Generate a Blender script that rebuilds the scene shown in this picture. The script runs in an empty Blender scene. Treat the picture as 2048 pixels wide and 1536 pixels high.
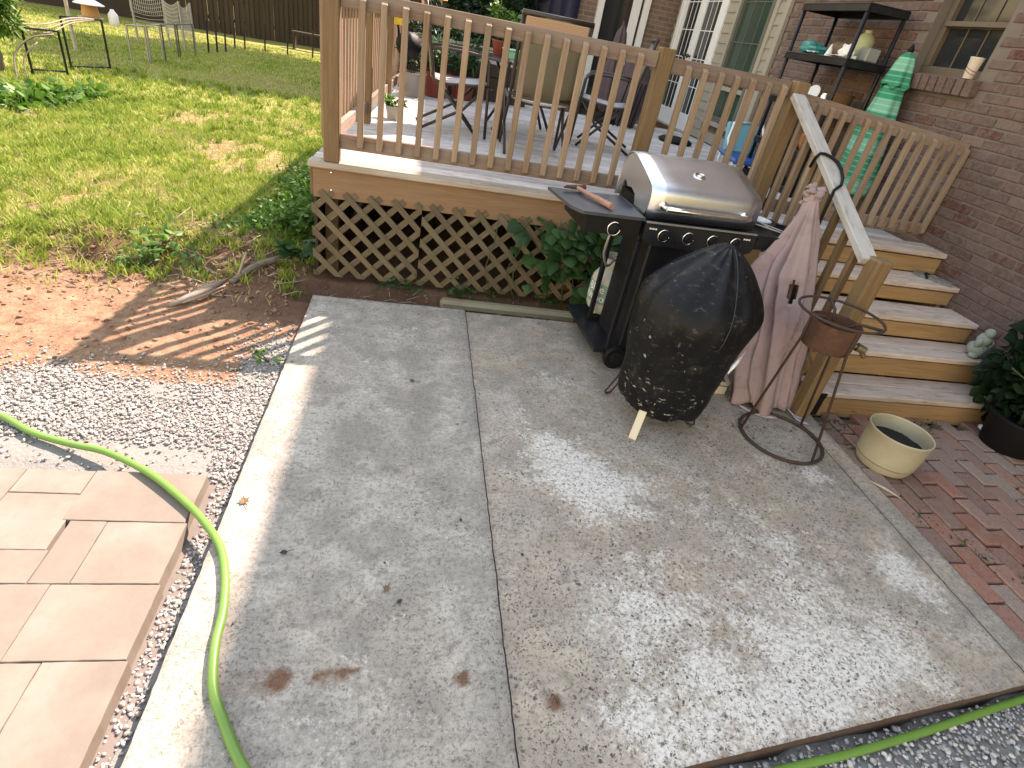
import bpy, math, random
import numpy as np
from mathutils import Vector, Matrix, noise as mn

random.seed(11)
rng = np.random.default_rng(5)
S = bpy.context.scene
COL = S.collection
R = math.radians

# ---------------------------------------------------------------- camera
def set_camera():
    yaw, pit, roll, f = 0.22918, 0.56199482, -0.19805775, 1119.0 / 2048.0
    fw = Vector((math.sin(yaw) * math.cos(pit), math.cos(yaw) * math.cos(pit), -math.sin(pit)))
    rt = Vector((math.cos(yaw), -math.sin(yaw), 0))
    dn = fw.cross(rt)
    c, s = math.cos(roll), math.sin(roll)
    r2 = c * rt + s * dn
    d2 = -s * rt + c * dn
    cd = bpy.data.cameras.new('camera')
    cam = bpy.data.objects.new('camera', cd)
    COL.objects.link(cam)
    up, bk = -d2, -fw
    cam.matrix_world = Matrix(((r2.x, up.x, bk.x, 0.0), (r2.y, up.y, bk.y, 0.0), (r2.z, up.z, bk.z, 1.65), (0, 0, 0, 1)))
    cd.sensor_fit = 'HORIZONTAL'
    cd.sensor_width = 36.0
    cd.lens = 36.0 * f
    cd.clip_start = 0.05
    cd.clip_end = 600
    S.camera = cam
set_camera()

# ---------------------------------------------------------------- sky, sun, exposure
SUN = Vector((-1.02, -1.25, -1.68)).normalized()          # direction the light travels
EL = math.asin(-SUN.z)
AZ = math.atan2(-SUN.x, -SUN.y)
W = bpy.data.worlds.new('World')
S.world = W
W.use_nodes = True
wn = W.node_tree
wn.nodes.clear()
sky = wn.nodes.new('ShaderNodeTexSky')
sky.sky_type = 'NISHITA'
sky.sun_disc = False
sky.sun_elevation = EL
sky.sun_rotation = AZ
sky.air_density = 2.5
sky.dust_density = 0.5
sky.ozone_density = 0.0
bg = wn.nodes.new('ShaderNodeBackground')
bg.inputs['Strength'].default_value = 0.15
wo = wn.nodes.new('ShaderNodeOutputWorld')
wn.links.new(sky.outputs[0], bg.inputs[0])
wn.links.new(bg.outputs[0], wo.inputs[0])
sd = bpy.data.lights.new('sun', 'SUN')
sd.energy = 4.8
sd.angle = R(0.55)
sd.color = (1.0, 0.94, 0.86)
so = bpy.data.objects.new('sun', sd)
COL.objects.link(so)
so.rotation_euler = SUN.to_track_quat('-Z', 'Y').to_euler()
so.location = (12, 14, 20)
S.view_settings.view_transform = 'Standard'
S.view_settings.look = 'None'
S.view_settings.gamma = 1.0
S.view_settings.use_curve_mapping = False
S.view_settings.exposure = 1.62
S.view_settings.use_white_balance = True          # camera white balance set for open shade
S.view_settings.white_balance_temperature = 7650
S.view_settings.white_balance_tint = 25
try:
    S.cycles.max_bounces = 8
    S.cycles.use_adaptive_sampling = True
except Exception:
    pass

# ---------------------------------------------------------------- helpers
WL = {}                       # world location of every object that parents others
MESHES = {}

def wl(p):
    return WL.get(p.name, Vector((0, 0, 0))) if p is not None else Vector((0, 0, 0))

def tag(o, label=None, cat=None, group=None, kind=None):
    if label: o['label'] = label
    if cat: o['category'] = cat
    if group: o['group'] = group
    if kind: o['kind'] = kind
    return o

def thing(name, loc, label, cat, group=None):
    o = bpy.data.objects.new(name, None)
    o.empty_display_size = 0.1
    COL.objects.link(o)
    o.location = loc
    WL[o.name] = Vector(loc)
    return tag(o, label, cat, group)

def mesh_from(name, v, f, mat, smooth=False, sharp=None):
    me = bpy.data.meshes.new(name)
    me.from_pydata([tuple(q) for q in v], [], [tuple(q) for q in f])
    if mat is not None: me.materials.append(mat)
    if smooth:
        me.shade_smooth()
        if sharp: me.set_sharp_from_angle(angle=R(sharp))
    me.update()
    return me

def mesh_np(name, v, f, mat, smooth=False):
    """v (n,3) floats, f (m,k) ints: fast path for big meshes"""
    v = np.asarray(v, dtype=np.float32)
    f = np.asarray(f, dtype=np.int32)
    me = bpy.data.meshes.new(name)
    n, (m, k) = len(v), f.shape
    me.vertices.add(n)
    me.vertices.foreach_set('co', v.ravel())
    me.loops.add(m * k)
    me.loops.foreach_set('vertex_index', f.ravel())
    me.polygons.add(m)
    me.polygons.foreach_set('loop_start', np.arange(0, m * k, k, dtype=np.int32))
    try:
        me.polygons.foreach_set('loop_total', np.full(m, k, dtype=np.int32))
    except Exception:
        pass
    if mat is not None: me.materials.append(mat)
    me.update(calc_edges=True)
    me.validate()
    if smooth: me.shade_smooth()
    return me

def put(name, me, parent=None, loc=None, rot=None):
    """link mesh me as an object; loc is a world location (parents carry no rotation while building)"""
    o = bpy.data.objects.new(name, me)
    COL.objects.link(o)
    pl = wl(parent)
    w = pl if loc is None else Vector(loc)
    if parent is not None:
        o.parent = parent
        o.location = w - pl
    else:
        o.location = w
    if rot is not None:
        o.rotation_mode = 'QUATERNION'
        o.rotation_quaternion = rot
    WL[o.name] = w.copy()
    return o

class MB:
    def __init__(self):
        self.v, self.f = [], []
    def add(self, v, f):
        b = len(self.v)
        self.v += [Vector(q) for q in v]
        self.f += [tuple(i + b for i in q) for q in f]
        return self
    def box(self, c, s, rot=None, ch=0.0):
        v, f = chbox(s[0], s[1], s[2], ch)
        c = Vector(c)
        v = [(rot @ Vector(q) if rot is not None else Vector(q)) + c for q in v]
        return self.add(v, f)
    def bar(self, a, b, w, t, up=(0, 0, 1), ch=0.0):
        a, b = Vector(a), Vector(b)
        return self.box((a + b) / 2, ((b - a).length, w, t), frame(b - a, up), ch)
    def tube(self, pts, r, n=8, closed=False, cap=True):
        pts = [Vector(p) for p in pts]
        m = len(pts)
        rs = r if isinstance(r, (list, tuple)) else [r] * m
        v, f = [], []
        prev = None
        for i, p in enumerate(pts):
            a = pts[(i - 1) % m] if (closed or i > 0) else p
            b = pts[(i + 1) % m] if (closed or i < m - 1) else p
            t = (b - a).normalized()
            if prev is None:
                u = t.orthogonal().normalized()
            else:
                u = (prev - t * prev.dot(t))
                u = u.normalized() if u.length > 1e-6 else t.orthogonal().normalized()
            prev = u
            w = t.cross(u)
            for k in range(n):
                a_ = 2 * math.pi * k / n
                v.append(p + (u * math.cos(a_) + w * math.sin(a_)) * rs[i])
        q = m if closed else m - 1
        for i in range(q):
            for k in range(n):
                i2 = (i + 1) % m
                f.append((i * n + k, i * n + (k + 1) % n, i2 * n + (k + 1) % n, i2 * n + k))
        if cap and not closed:
            f.append(tuple(range(n))[::-1])
            f.append(tuple((m - 1) * n + k for k in range(n)))
        return self.add(v, f)
    def lathe(self, prof, n=24, c=(0, 0, 0), axis=(0, 0, 1), cap=True):
        ax = Vector(axis).normalized()
        u = ax.orthogonal().normalized()
        if abs(ax.z) > 0.99: u = Vector((1, 0, 0))
        w = ax.cross(u)
        c = Vector(c)
        v, f = [], []
        for (r, z) in prof:
            for k in range(n):
                a = 2 * math.pi * k / n
                v.append(c + ax * z + (u * math.cos(a) + w * math.sin(a)) * r)
        for i in range(len(prof) - 1):
            for k in range(n):
                f.append((i * n + k, i * n + (k + 1) % n, (i + 1) * n + (k + 1) % n, (i + 1) * n + k))
        if cap:
            f.append(tuple(range(n))[::-1])
            f.append(tuple((len(prof) - 1) * n + k for k in range(n)))
        return self.add(v, f)
    def prism(self, poly, a, b):
        """poly: list of 3D points, extruded by vector from a to b offset"""
        a, b = Vector(a), Vector(b)
        n = len(poly)
        v = [Vector(p) + a for p in poly] + [Vector(p) + b for p in poly]
        f = [tuple(range(n))[::-1], tuple(range(n, 2 * n))]
        f += [(i, (i + 1) % n, n + (i + 1) % n, n + i) for i in range(n)]
        return self.add(v, f)
    def blob(self, c, s, n=8, m=6, amp=0.15, seed=0.0):
        """uneven rounded lump"""
        c = Vector(c)
        v, f = [], []
        for i in range(1, m):
            ph = math.pi * i / m
            for k in range(n):
                a = 2 * math.pi * k / n
                d = Vector((math.sin(ph) * math.cos(a), math.sin(ph) * math.sin(a), math.cos(ph)))
                q = 1 + amp * mn.noise(d * 1.6 + Vector((seed, seed * 1.7, 0)))* 2
                v.append(c + Vector((d.x * s[0], d.y * s[1], d.z * s[2])) * q)
        top = len(v); v.append(c + Vector((0, 0, s[2])))
        bot = len(v); v.append(c - Vector((0, 0, s[2])))
        for i in range(m - 2):
            for k in range(n):
                f.append((i * n + k, (i + 1) * n + k, (i + 1) * n + (k + 1) % n, i * n + (k + 1) % n))
        for k in range(n):
            f.append((top, k, (k + 1) % n))
            f.append((bot, (m - 2) * n + (k + 1) % n, (m - 2) * n + k))
        return self.add(v, f)
    def build(self, name, mat, parent=None, loc=None, smooth=False, sharp=None):
        o = Vector(loc) if loc is not None else wl(parent)
        me = mesh_from(name, [q - o for q in self.v], self.f, mat, smooth, sharp)
        return put(name, me, parent, o)

def frame(d, up=(0, 0, 1)):
    """matrix whose X is d and whose Z is near up"""
    x = Vector(d).normalized()
    u = Vector(up)
    y = u.cross(x)
    if y.length < 1e-5:
        y = Vector((0, 1, 0)).cross(x)
        if y.length < 1e-5: y = Vector((1, 0, 0)).cross(x)
    y.normalize()
    z = x.cross(y)
    return Matrix((x, y, z)).transposed()

def chbox(sx, sy, sz, ch=0.0):
    hx, hy, hz = sx / 2, sy / 2, sz / 2
    if ch <= 0:
        v = [(x, y, z) for x in (-hx, hx) for y in (-hy, hy) for z in (-hz, hz)]
        f = [(0, 1, 3, 2), (4, 6, 7, 5), (0, 4, 5, 1), (2, 3, 7, 6), (0, 2, 6, 4), (1, 5, 7, 3)]
        return v, f
    c = min(ch, hx * .9, hy * .9, hz * .9)
    v, idx = [], {}
    for ix in (-1, 1):
        for iy in (-1, 1):
            for iz in (-1, 1):
                for ax in range(3):
                    p = [ix * (hx - c), iy * (hy - c), iz * (hz - c)]
                    p[ax] = (ix * hx, iy * hy, iz * hz)[ax]
                    idx[(ix, iy, iz, ax)] = len(v)
                    v.append(tuple(p))
    f = []
    g = lambda a, b, d, e: idx[(a, b, d, e)]
    for s in (-1, 1):
        q = [g(s, -1, -1, 0), g(s, 1, -1, 0), g(s, 1, 1, 0), g(s, -1, 1, 0)]
        f.append(tuple(q if s > 0 else q[::-1]))
        q = [g(-1, s, -1, 1), g(-1, s, 1, 1), g(1, s, 1, 1), g(1, s, -1, 1)]
        f.append(tuple(q if s > 0 else q[::-1]))
        q = [g(-1, -1, s, 2), g(1, -1, s, 2), g(1, 1, s, 2), g(-1, 1, s, 2)]
        f.append(tuple(q if s > 0 else q[::-1]))
    for a in (-1, 1):
        for b in (-1, 1):
            f.append((g(-1, a, b, 1), g(1, a, b, 1), g(1, a, b, 2), g(-1, a, b, 2)))
            f.append((g(a, -1, b, 0), g(a, 1, b, 0), g(a, 1, b, 2), g(a, -1, b, 2)))
            f.append((g(a, b, -1, 0), g(a, b, 1, 0), g(a, b, 1, 1), g(a, b, -1, 1)))
            for d in (-1, 1):
                f.append((g(a, b, d, 0), g(a, b, d, 1), g(a, b, d, 2)))
    return v, f

def plank(name, a, b, w, t, mat, parent=None, up=(0, 0, 1), ch=0.003):
    """a board from a to b: local X along the grain, width w (local Y), thickness t (local Z)"""
    a, b = Vector(a), Vector(b)
    L = (b - a).length
    key = (round(L, 3), round(w, 4), round(t, 4), ch, mat.name)
    if key not in MESHES:
        v, f = chbox(L, w, t, ch)
        MESHES[key] = mesh_from(name, v, f, mat)
    return put(name, MESHES[key], parent, (a + b) / 2, frame(b - a, up).to_quaternion())

def sub(o, me_name): return o

# ---------------------------------------------------------------- material helpers
def sock(nt, x, inp):
    if isinstance(x, bpy.types.NodeSocket): nt.links.new(x, inp)
    elif isinstance(x, (tuple, list)) and len(x) == 3 and inp.type == 'RGBA': inp.default_value = (*x, 1)
    else: inp.default_value = x

class NT:
    def __init__(self, name):
        m = bpy.data.materials.get(name)
        self.m = bpy.data.materials.new(name)
        self.m.use_nodes = True
        self.nt = self.m.node_tree
        self.b = self.nt.nodes['Principled BSDF']
        self.out = self.nt.nodes['Material Output']
    def n(self, t): return self.nt.nodes.new(t)
    def coord(self, kind='Object', scale=(1, 1, 1), shift=None):
        tc = self.n('ShaderNodeTexCoord')
        mp = self.n('ShaderNodeMapping')
        self.nt.links.new(tc.outputs[kind], mp.inputs[0])
        mp.inputs['Scale'].default_value = scale
        if shift is not None: sock(self.nt, shift, mp.inputs['Location'])
        return mp.outputs[0]
    def noise(self, vec, scale=5, detail=4, rough=0.55, dist=0.0, out='Fac'):
        x = self.n('ShaderNodeTexNoise')
        self.nt.links.new(vec, x.inputs['Vector'])
        x.inputs['Scale'].default_value = scale
        x.inputs['Detail'].default_value = detail
        x.inputs['Roughness'].default_value = rough
        x.inputs['Distortion'].default_value = dist
        return x.outputs[out]
    def voro(self, vec, scale=5, out='Distance', feat='F1'):
        x = self.n('ShaderNodeTexVoronoi')
        x.feature = feat
        self.nt.links.new(vec, x.inputs['Vector'])
        x.inputs['Scale'].default_value = scale
        return x.outputs[out]
    def ramp(self, fac, stops, interp='LINEAR'):
        x = self.n('ShaderNodeValToRGB')
        x.color_ramp.interpolation = interp
        e = x.color_ramp.elements
        while len(e) < len(stops): e.new(0.5)
        for i, (p, c) in enumerate(stops):
            e[i].position = p
            e[i].color = (c, c, c, 1) if isinstance(c, (int, float)) else (*c, 1)
        sock(self.nt, fac, x.inputs[0])
        return x.outputs[0]
    def mix(self, fac, a, b, mode='MIX'):
        x = self.n('ShaderNodeMix')
        x.data_type = 'RGBA'
        x.blend_type = mode
        sock(self.nt, fac, x.inputs[0])
        sock(self.nt, a, x.inputs[6])
        sock(self.nt, b, x.inputs[7])
        return x.outputs[2]
    def math(self, op, a, b=0.0, clamp=False):
        x = self.n('ShaderNodeMath')
        x.operation = op
        x.use_clamp = clamp
        sock(self.nt, a, x.inputs[0])
        sock(self.nt, b, x.inputs[1])
        return x.outputs[0]
    def attr(self, name, out='Fac'):
        x = self.n('ShaderNodeAttribute')
        x.attribute_name = name
        return x.outputs[out]
    def rand(self):
        """one random number per object and, inside a joined mesh, per island"""
        oi = self.n('ShaderNodeObjectInfo').outputs['Random']
        gi = self.n('ShaderNodeNewGeometry').outputs['Random Per Island']
        return self.math('FRACT', self.math('ADD', oi, gi))
    def orand(self):
        return self.n('ShaderNodeObjectInfo').outputs['Random']
    def randvec(self, k=37.0):
        r = self.math('MULTIPLY', self.orand(), k)
        c = self.n('ShaderNodeCombineXYZ')
        for i in range(3): self.nt.links.new(r, c.inputs[i])
        return c.outputs[0]
    def bump(self, h, strength=0.3, dist=0.01):
        x = self.n('ShaderNodeBump')
        x.inputs['Strength'].default_value = strength
        x.inputs['Distance'].default_value = dist
        sock(self.nt, h, x.inputs['Height'])
        self.nt.links.new(x.outputs[0], self.b.inputs['Normal'])
        return x
    def done(self, col, rough=0.6, metal=0.0, spec=None):
        sock(self.nt, col, self.b.inputs['Base Color'])
        sock(self.nt, rough, self.b.inputs['Roughness'])
        sock(self.nt, metal, self.b.inputs['Metallic'])
        if spec is not None: self.b.inputs['Specular IOR Level'].default_value = spec
        return self.m

def wood(name, dark, light, grey=None, greyamt=0.0, stain=None, stainamt=0.0, rough=0.75, knots=True, seam=1.0):
    N = NT(name)
    sh = N.randvec()
    g = N.noise(N.coord('Object', (1.6, 34, 34), sh), 2.2, 6, 0.6, 0.6)
    g2 = N.noise(N.coord('Object', (3, 90, 90), sh), 3, 3, 0.5)
    c = N.ramp(g, [(0.28, dark), (0.72, light)])
    c = N.mix(N.math('MULTIPLY', N.ramp(g2, [(0.45, 0.0), (0.75, 1.0)]), 0.35), c, tuple(q * 0.55 for q in dark))
    big = N.noise(N.coord('Object', (1.2, 5, 5), sh), 2.0, 4, 0.6)
    if grey is not None:
        c = N.mix(N.math('MULTIPLY', N.ramp(big, [(0.3, 0.0), (0.62, 1.0)]), greyamt), c, grey)
    if stain is not None:
        s = N.noise(N.coord('Object', (2.5, 9, 9), sh), 3.0, 5, 0.65)
        c = N.mix(N.math('MULTIPLY', N.ramp(s, [(0.52, 0.0), (0.7, 1.0)]), stainamt), c, stain)
    if knots:
        k = N.voro(N.coord('Object', (2.4, 9, 9), sh), 1.0)
        c = N.mix(N.math('MULTIPLY', N.ramp(k, [(0.03, 1.0), (0.085, 0.0)]), 0.75), c, tuple(q * 0.35 for q in dark))
    hv = N.ramp(N.orand(), [(0.0, 0.80), (1.0, 1.14)])
    c = N.mix(1.0, c, hv, 'MULTIPLY')
    N.bump(N.math('ADD', g, N.math('MULTIPLY', g2, 0.6)), 0.35, 0.004)
    return N.done(c, rough, 0, 0.3)

def plain(name, col, rough=0.5, metal=0.0, var=0.12, scale=8, bump=0.0, dirt=None, dirtamt=0.3, spec=None):
    N = NT(name)
    v = N.coord('Object', (1, 1, 1), N.randvec())
    n = N.noise(v, scale, 5, 0.6)
    c = N.mix(n, tuple(q * (1 - var) for q in col), tuple(min(1, q * (1 + var)) for q in col))
    if dirt is not None:
        d = N.noise(v, scale * 0.7, 6, 0.7)
        c = N.mix(N.math('MULTIPLY', N.ramp(d, [(0.45, 0.0), (0.68, 1.0)]), dirtamt), c, dirt)
    if bump: N.bump(N.noise(v, scale * 5, 3), bump, 0.004)
    r = N.math('ADD', N.math('MULTIPLY', N.math('SUBTRACT', n, 0.5), 0.25), rough, True)
    return N.done(c, r, metal, spec)

def leafmat(name, cols, rough=0.5, trans=0.35):
    N = NT(name)
    r = N.rand()
    st = [(i / max(1, len(cols) - 1), c) for i, c in enumerate(cols)]
    c = N.ramp(r, st)
    v = N.coord('Object')
    c = N.mix(N.math('MULTIPLY', N.noise(v, 30, 3), 0.35), c, tuple(q * 0.6 for q in cols[0]))
    N.done(c, rough, 0, 0.35)
    tr = N.n('ShaderNodeBsdfTranslucent')
    N.nt.links.new(N.mix(0.5, c, (0.25, 0.4, 0.05), 'SOFT_LIGHT'), tr.inputs[0])
    ms = N.n('ShaderNodeMixShader')
    ms.inputs[0].default_value = trans
    N.nt.links.new(N.b.outputs[0], ms.inputs[1])
    N.nt.links.new(tr.outputs[0], ms.inputs[2])
    N.nt.links.new(ms.outputs[0], N.out.inputs[0])
    return N.m

def ss(a, b, x):
    t = min(1.0, max(0.0, (x - a) / (b - a)))
    return t * t * (3 - 2 * t)

def nz(x, y, s=1.0, o=0.0):
    return mn.noise(Vector((x * s + o, y * s - o, o * 0.37)))

def fbm(x, y, s=1.0, o=0.0, k=4):
    return mn.fractal(Vector((x * s + o, y * s - o, o * 0.37)), 0.9, 2.0, k)

def fattr(me, name, vals):
    a = me.attributes.new(name, 'FLOAT', 'POINT')
    a.data.foreach_set('value', np.asarray(vals, dtype=np.float32))

def text_mesh(name, s, size, depth, mat, parent, loc, M3, bend=None):
    cu = bpy.data.curves.new(name, 'FONT')
    cu.body = s
    cu.size = size
    cu.extrude = depth
    cu.align_x = 'CENTER'
    cu.align_y = 'CENTER'
    t = bpy.data.objects.new(name + '_tmp', cu)
    COL.objects.link(t)
    bpy.context.view_layer.update()
    me = bpy.data.meshes.new_from_object(t.evaluated_get(bpy.context.evaluated_depsgraph_get()))
    bpy.data.objects.remove(t)
    if bend:
        for v in me.vertices: v.co = bend(v.co)
    me.materials.clear()
    me.materials.append(mat)
    return put(name, me, parent, loc, M3.to_quaternion() if M3 is not None else None)
# ---------------------------------------------------------------- materials
M = {}
M['rail'] = wood('rail_wood', (0.16, 0.095, 0.062), (0.29, 0.20, 0.145), (0.30, 0.265, 0.24), 0.5)
M['baluster'] = wood('baluster_wood', (0.20, 0.125, 0.075), (0.34, 0.24, 0.16), (0.33, 0.28, 0.235), 0.35)
M['post'] = wood('post_wood', (0.135, 0.078, 0.032), (0.26, 0.165, 0.08), (0.21, 0.165, 0.115), 0.35)
M['deckboard'] = wood('deck_board_wood', (0.30, 0.26, 0.23), (0.62, 0.57, 0.53), (0.66, 0.64, 0.63), 0.6, (0.14, 0.12, 0.11), 0.5)
M['fascia'] = wood('fascia_wood', (0.17, 0.095, 0.05), (0.25, 0.155, 0.09), (0.24, 0.17, 0.115), 0.35)
M['nosing'] = wood('nosing_wood', (0.24, 0.18, 0.115), (0.44, 0.36, 0.27), (0.50, 0.46, 0.42), 0.6)
M['lattice'] = wood('lattice_wood', (0.085, 0.06, 0.034), (0.185, 0.14, 0.085), (0.15, 0.13, 0.095), 0.5, (0.06, 0.065, 0.03), 0.5, knots=False)
M['tread'] = wood('tread_wood', (0.34, 0.245, 0.18), (0.66, 0.53, 0.44), (0.68, 0.59, 0.53), 0.55, (0.25, 0.155, 0.095), 0.6)
M['riser'] = wood('riser_wood', (0.26, 0.145, 0.06), (0.43, 0.265, 0.125), (0.34, 0.25, 0.16), 0.25)
M['handrail'] = wood('handrail_wood', (0.33, 0.31, 0.285), (0.56, 0.545, 0.515), (0.54, 0.53, 0.515), 0.7, (0.15, 0.14, 0.12), 0.5)
M['timber'] = wood('timber_wood', (0.18, 0.13, 0.08), (0.34, 0.27, 0.18), (0.26, 0.26, 0.17), 0.6)
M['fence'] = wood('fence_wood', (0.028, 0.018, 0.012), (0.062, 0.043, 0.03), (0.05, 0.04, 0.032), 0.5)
M['bark'] = wood('bark_wood', (0.10, 0.075, 0.055), (0.26, 0.21, 0.16), (0.33, 0.29, 0.24), 0.5, knots=False)
M['driftwood'] = wood('dead_wood', (0.22, 0.16, 0.11), (0.48, 0.39, 0.29), (0.5, 0.45, 0.38), 0.6, knots=False)

def concrete():
    N = NT('concrete')
    v = N.coord('Object')
    big = N.noise(v, 2.2, 7, 0.62)
    mid = N.noise(v, 13, 9, 0.72)
    blot = N.noise(v, 6.5, 9, 0.74)
    fine = N.noise(v, 60, 6, 0.75)
    vfine = N.noise(v, 230, 3, 0.7)
    c = N.ramp(mid, [(0.30, (0.19, 0.182, 0.174)), (0.46, (0.36, 0.347, 0.333)), (0.60, (0.48, 0.463, 0.445)), (0.75, (0.59, 0.57, 0.55))])
    tn = N.math('MULTIPLY', N.attr('tan'), N.ramp(N.noise(v, 3.2, 8, 0.7), [(0.36, 0.15), (0.6, 1.0)]))
    c = N.mix(N.math('MULTIPLY', tn, 0.85), c, N.ramp(mid, [(0.28, (0.23, 0.175, 0.13)), (0.5, (0.44, 0.36, 0.285)), (0.75, (0.60, 0.52, 0.43))]))
    # dark weathering blotches, coarse and fine
    c = N.mix(N.math('MULTIPLY', N.ramp(blot, [(0.49, 0.0), (0.60, 1.0)]), N.math('SUBTRACT', 0.72, N.math('MULTIPLY', N.attr('pitted'), 0.3))), c, (0.16, 0.155, 0.152))
    # broad stains, strongest on the older left panel
    bs = N.ramp(N.noise(v, 3.4, 10, 0.74), [(0.46, 0.0), (0.57, 1.0)])
    c = N.mix(N.math('MULTIPLY', bs, N.math('SUBTRACT', 0.82, N.math('MULTIPLY', N.attr('pitted'), 0.55))), c, N.mix(mid, (0.12, 0.116, 0.112), (0.34, 0.325, 0.31)))
    # pale laitance patches, broken up
    w = N.math('ADD', N.math('MULTIPLY', N.attr('white'), 0.72), N.math('MULTIPLY', N.math('SUBTRACT', N.noise(v, 7, 10, 0.8), 0.5), 3.0))
    w = N.math('ADD', w, N.math('MULTIPLY', N.math('SUBTRACT', N.noise(v, 55, 6, 0.75), 0.5), 1.7))
    w2 = N.ramp(w, [(0.44, 0.0), (0.85, 1.0)])
    c = N.mix(N.math('MULTIPLY', w2, 0.85), c, N.mix(fine, (0.55, 0.54, 0.545), (0.80, 0.79, 0.79)))
    # mottling
    c = N.mix(N.math('MULTIPLY', N.ramp(fine, [(0.37, 1.0), (0.52, 0.0)]), 0.68), c, (0.15, 0.14, 0.132))
    c = N.mix(N.math('MULTIPLY', N.ramp(vfine, [(0.5, 0.0), (0.8, 1.0)]), 0.3), c, (0.66, 0.65, 0.64))
    # ochre blushes
    c = N.mix(N.math('MULTIPLY', N.ramp(N.noise(v, 4.3, 6, 0.7), [(0.60, 0.0), (0.72, 1.0)]), N.math('MULTIPLY', N.attr('pitted'), 0.45)), c, (0.36, 0.24, 0.15))
    # rust drips
    r = N.math('ADD', N.attr('rust'), N.math('MULTIPLY', N.math('SUBTRACT', N.noise(v, 45, 6, 0.7), 0.5), 1.1))
    c = N.mix(N.math('MULTIPLY', N.ramp(r, [(0.25, 0.0), (0.85, 1.0)]), 0.9), c, N.mix(fine, (0.07, 0.03, 0.016), (0.22, 0.11, 0.065)))
    # pits and grit
    pm = N.math('MULTIPLY', N.ramp(N.noise(v, 6, 5, 0.65), [(0.30, 0.0), (0.52, 1.0)]), N.math('ADD', N.math('MULTIPLY', N.attr('pitted'), 0.7), 0.3))
    wv = N.mix(0.02, v, N.noise(v, 40, 3, out='Color'), 'LINEAR_LIGHT')
    pit = N.math('MULTIPLY', N.ramp(N.voro(wv, 48), [(0.17, 1.0), (0.30, 0.0)]), N.math('MULTIPLY', pm, N.ramp(N.voro(wv, 48, 'Color'), [(0.50, 0.0), (0.54, 1.0)])))
    pit2 = N.math('MULTIPLY', N.ramp(N.voro(wv, 100), [(0.24, 1.0), (0.42, 0.0)]), N.math('MULTIPLY', pm, N.ramp(N.voro(wv, 100, 'Color'), [(0.42, 0.0), (0.48, 1.0)])))
    p = N.math('MAXIMUM', pit, N.math('MULTIPLY', pit2, 0.85))
    c = N.mix(N.math('MULTIPLY', p, 0.9), c, (0.055, 0.05, 0.048))
    c = N.mix(1.0, c, (1.03, 0.985, 0.90), 'MULTIPLY')
    c = N.mix(N.attr('edge'), c, N.mix(fine, (0.055, 0.035, 0.028), (0.16, 0.105, 0.085)))
    h = N.math('SUBTRACT', N.math('ADD', N.math('MULTIPLY', mid, 0.6), N.math('MULTIPLY', fine, 0.6)), N.math('MULTIPLY', p, 1.0))
    N.bump(h, 0.6, 0.004)
    return N.done(c, 0.9, 0, 0.22)
M['concrete'] = concrete()

def ground_mat():
    N = NT('soil_and_turf')
    v = N.coord('Object')
    a, b, f = N.noise(v, 2.5, 7, 0.65), N.noise(v, 13, 7, 0.7), N.noise(v, 70, 5, 0.7)
    soil = N.ramp(b, [(0.25, (0.115, 0.058, 0.034)), (0.45, (0.22, 0.125, 0.078)), (0.62, (0.29, 0.18, 0.115)), (0.78, (0.36, 0.245, 0.165))])
    soil = N.mix(N.math('MULTIPLY', N.ramp(f, [(0.5, 0.0), (0.72, 1.0)]), 0.4), soil, (0.38, 0.275, 0.195))
    soil = N.mix(N.math('MULTIPLY', N.ramp(f, [(0.30, 1.0), (0.42, 0.0)]), 0.6), soil, (0.07, 0.038, 0.024))
    turf = N.ramp(b, [(0.28, (0.13, 0.15, 0.03)), (0.52, (0.26, 0.25, 0.075)), (0.78, (0.37, 0.32, 0.15))])
    c = N.mix(N.ramp(N.math('ADD', N.math('ADD', N.attr('lawn'), 0.22), N.math('MULTIPLY', N.math('SUBTRACT', b, 0.5), 1.1)), [(0.35, 0.0), (0.65, 1.0)]), soil, turf)
    c = N.mix(N.math('MULTIPLY', N.attr('damp_and_shade'), 0.75), c, N.mix(b, (0.05, 0.023, 0.015), (0.14, 0.07, 0.045)))
    c = N.mix(N.ramp(N.math('ADD', N.attr('grey'), N.math('MULTIPLY', N.math('SUBTRACT', b, 0.5), 0.7)), [(0.4, 0.0), (0.6, 1.0)]), c, N.mix(f, (0.18, 0.175, 0.16), (0.29, 0.28, 0.26)))
    N.bump(N.math('ADD', N.math('MULTIPLY', b, 1.0), N.math('MULTIPLY', f, 0.5)), 0.7, 0.02)
    return N.done(c, 0.95, 0, 0.15)
M['ground'] = ground_mat()

def brick_mat(name, cols, dirt, rough=0.9, island=True, spots=0.5):
    N = NT(name)
    r = N.rand()
    st = [(i / (len(cols) - 1), c) for i, c in enumerate(cols)]
    c = N.ramp(r, st)
    v = N.coord('Object', (1, 1, 1), N.randvec(61))
    n = N.noise(v, 28, 6, 0.7)
    c = N.mix(N.math('MULTIPLY', N.ramp(n, [(0.4, 0.0), (0.7, 1.0)]), spots), c, dirt)
    c = N.mix(N.math('MULTIPLY', N.ramp(N.noise(v, 90, 4, 0.7), [(0.35, 1.0), (0.5, 0.0)]), 0.4), c, (0.06, 0.04, 0.035))
    N.bump(N.noise(v, 60, 5, 0.7), 0.5, 0.006)
    return N.done(c, rough, 0, 0.2)
M['wallbrick'] = brick_mat('wall_brick', [(0.105, 0.040, 0.031), (0.135, 0.082, 0.072), (0.122, 0.077, 0.071), (0.155, 0.103, 0.093), (0.088, 0.06, 0.056), (0.178, 0.125, 0.114), (0.135, 0.088, 0.08), (0.122, 0.08, 0.074), (0.095, 0.034, 0.026)], (0.195, 0.152, 0.14), spots=0.75)
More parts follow.
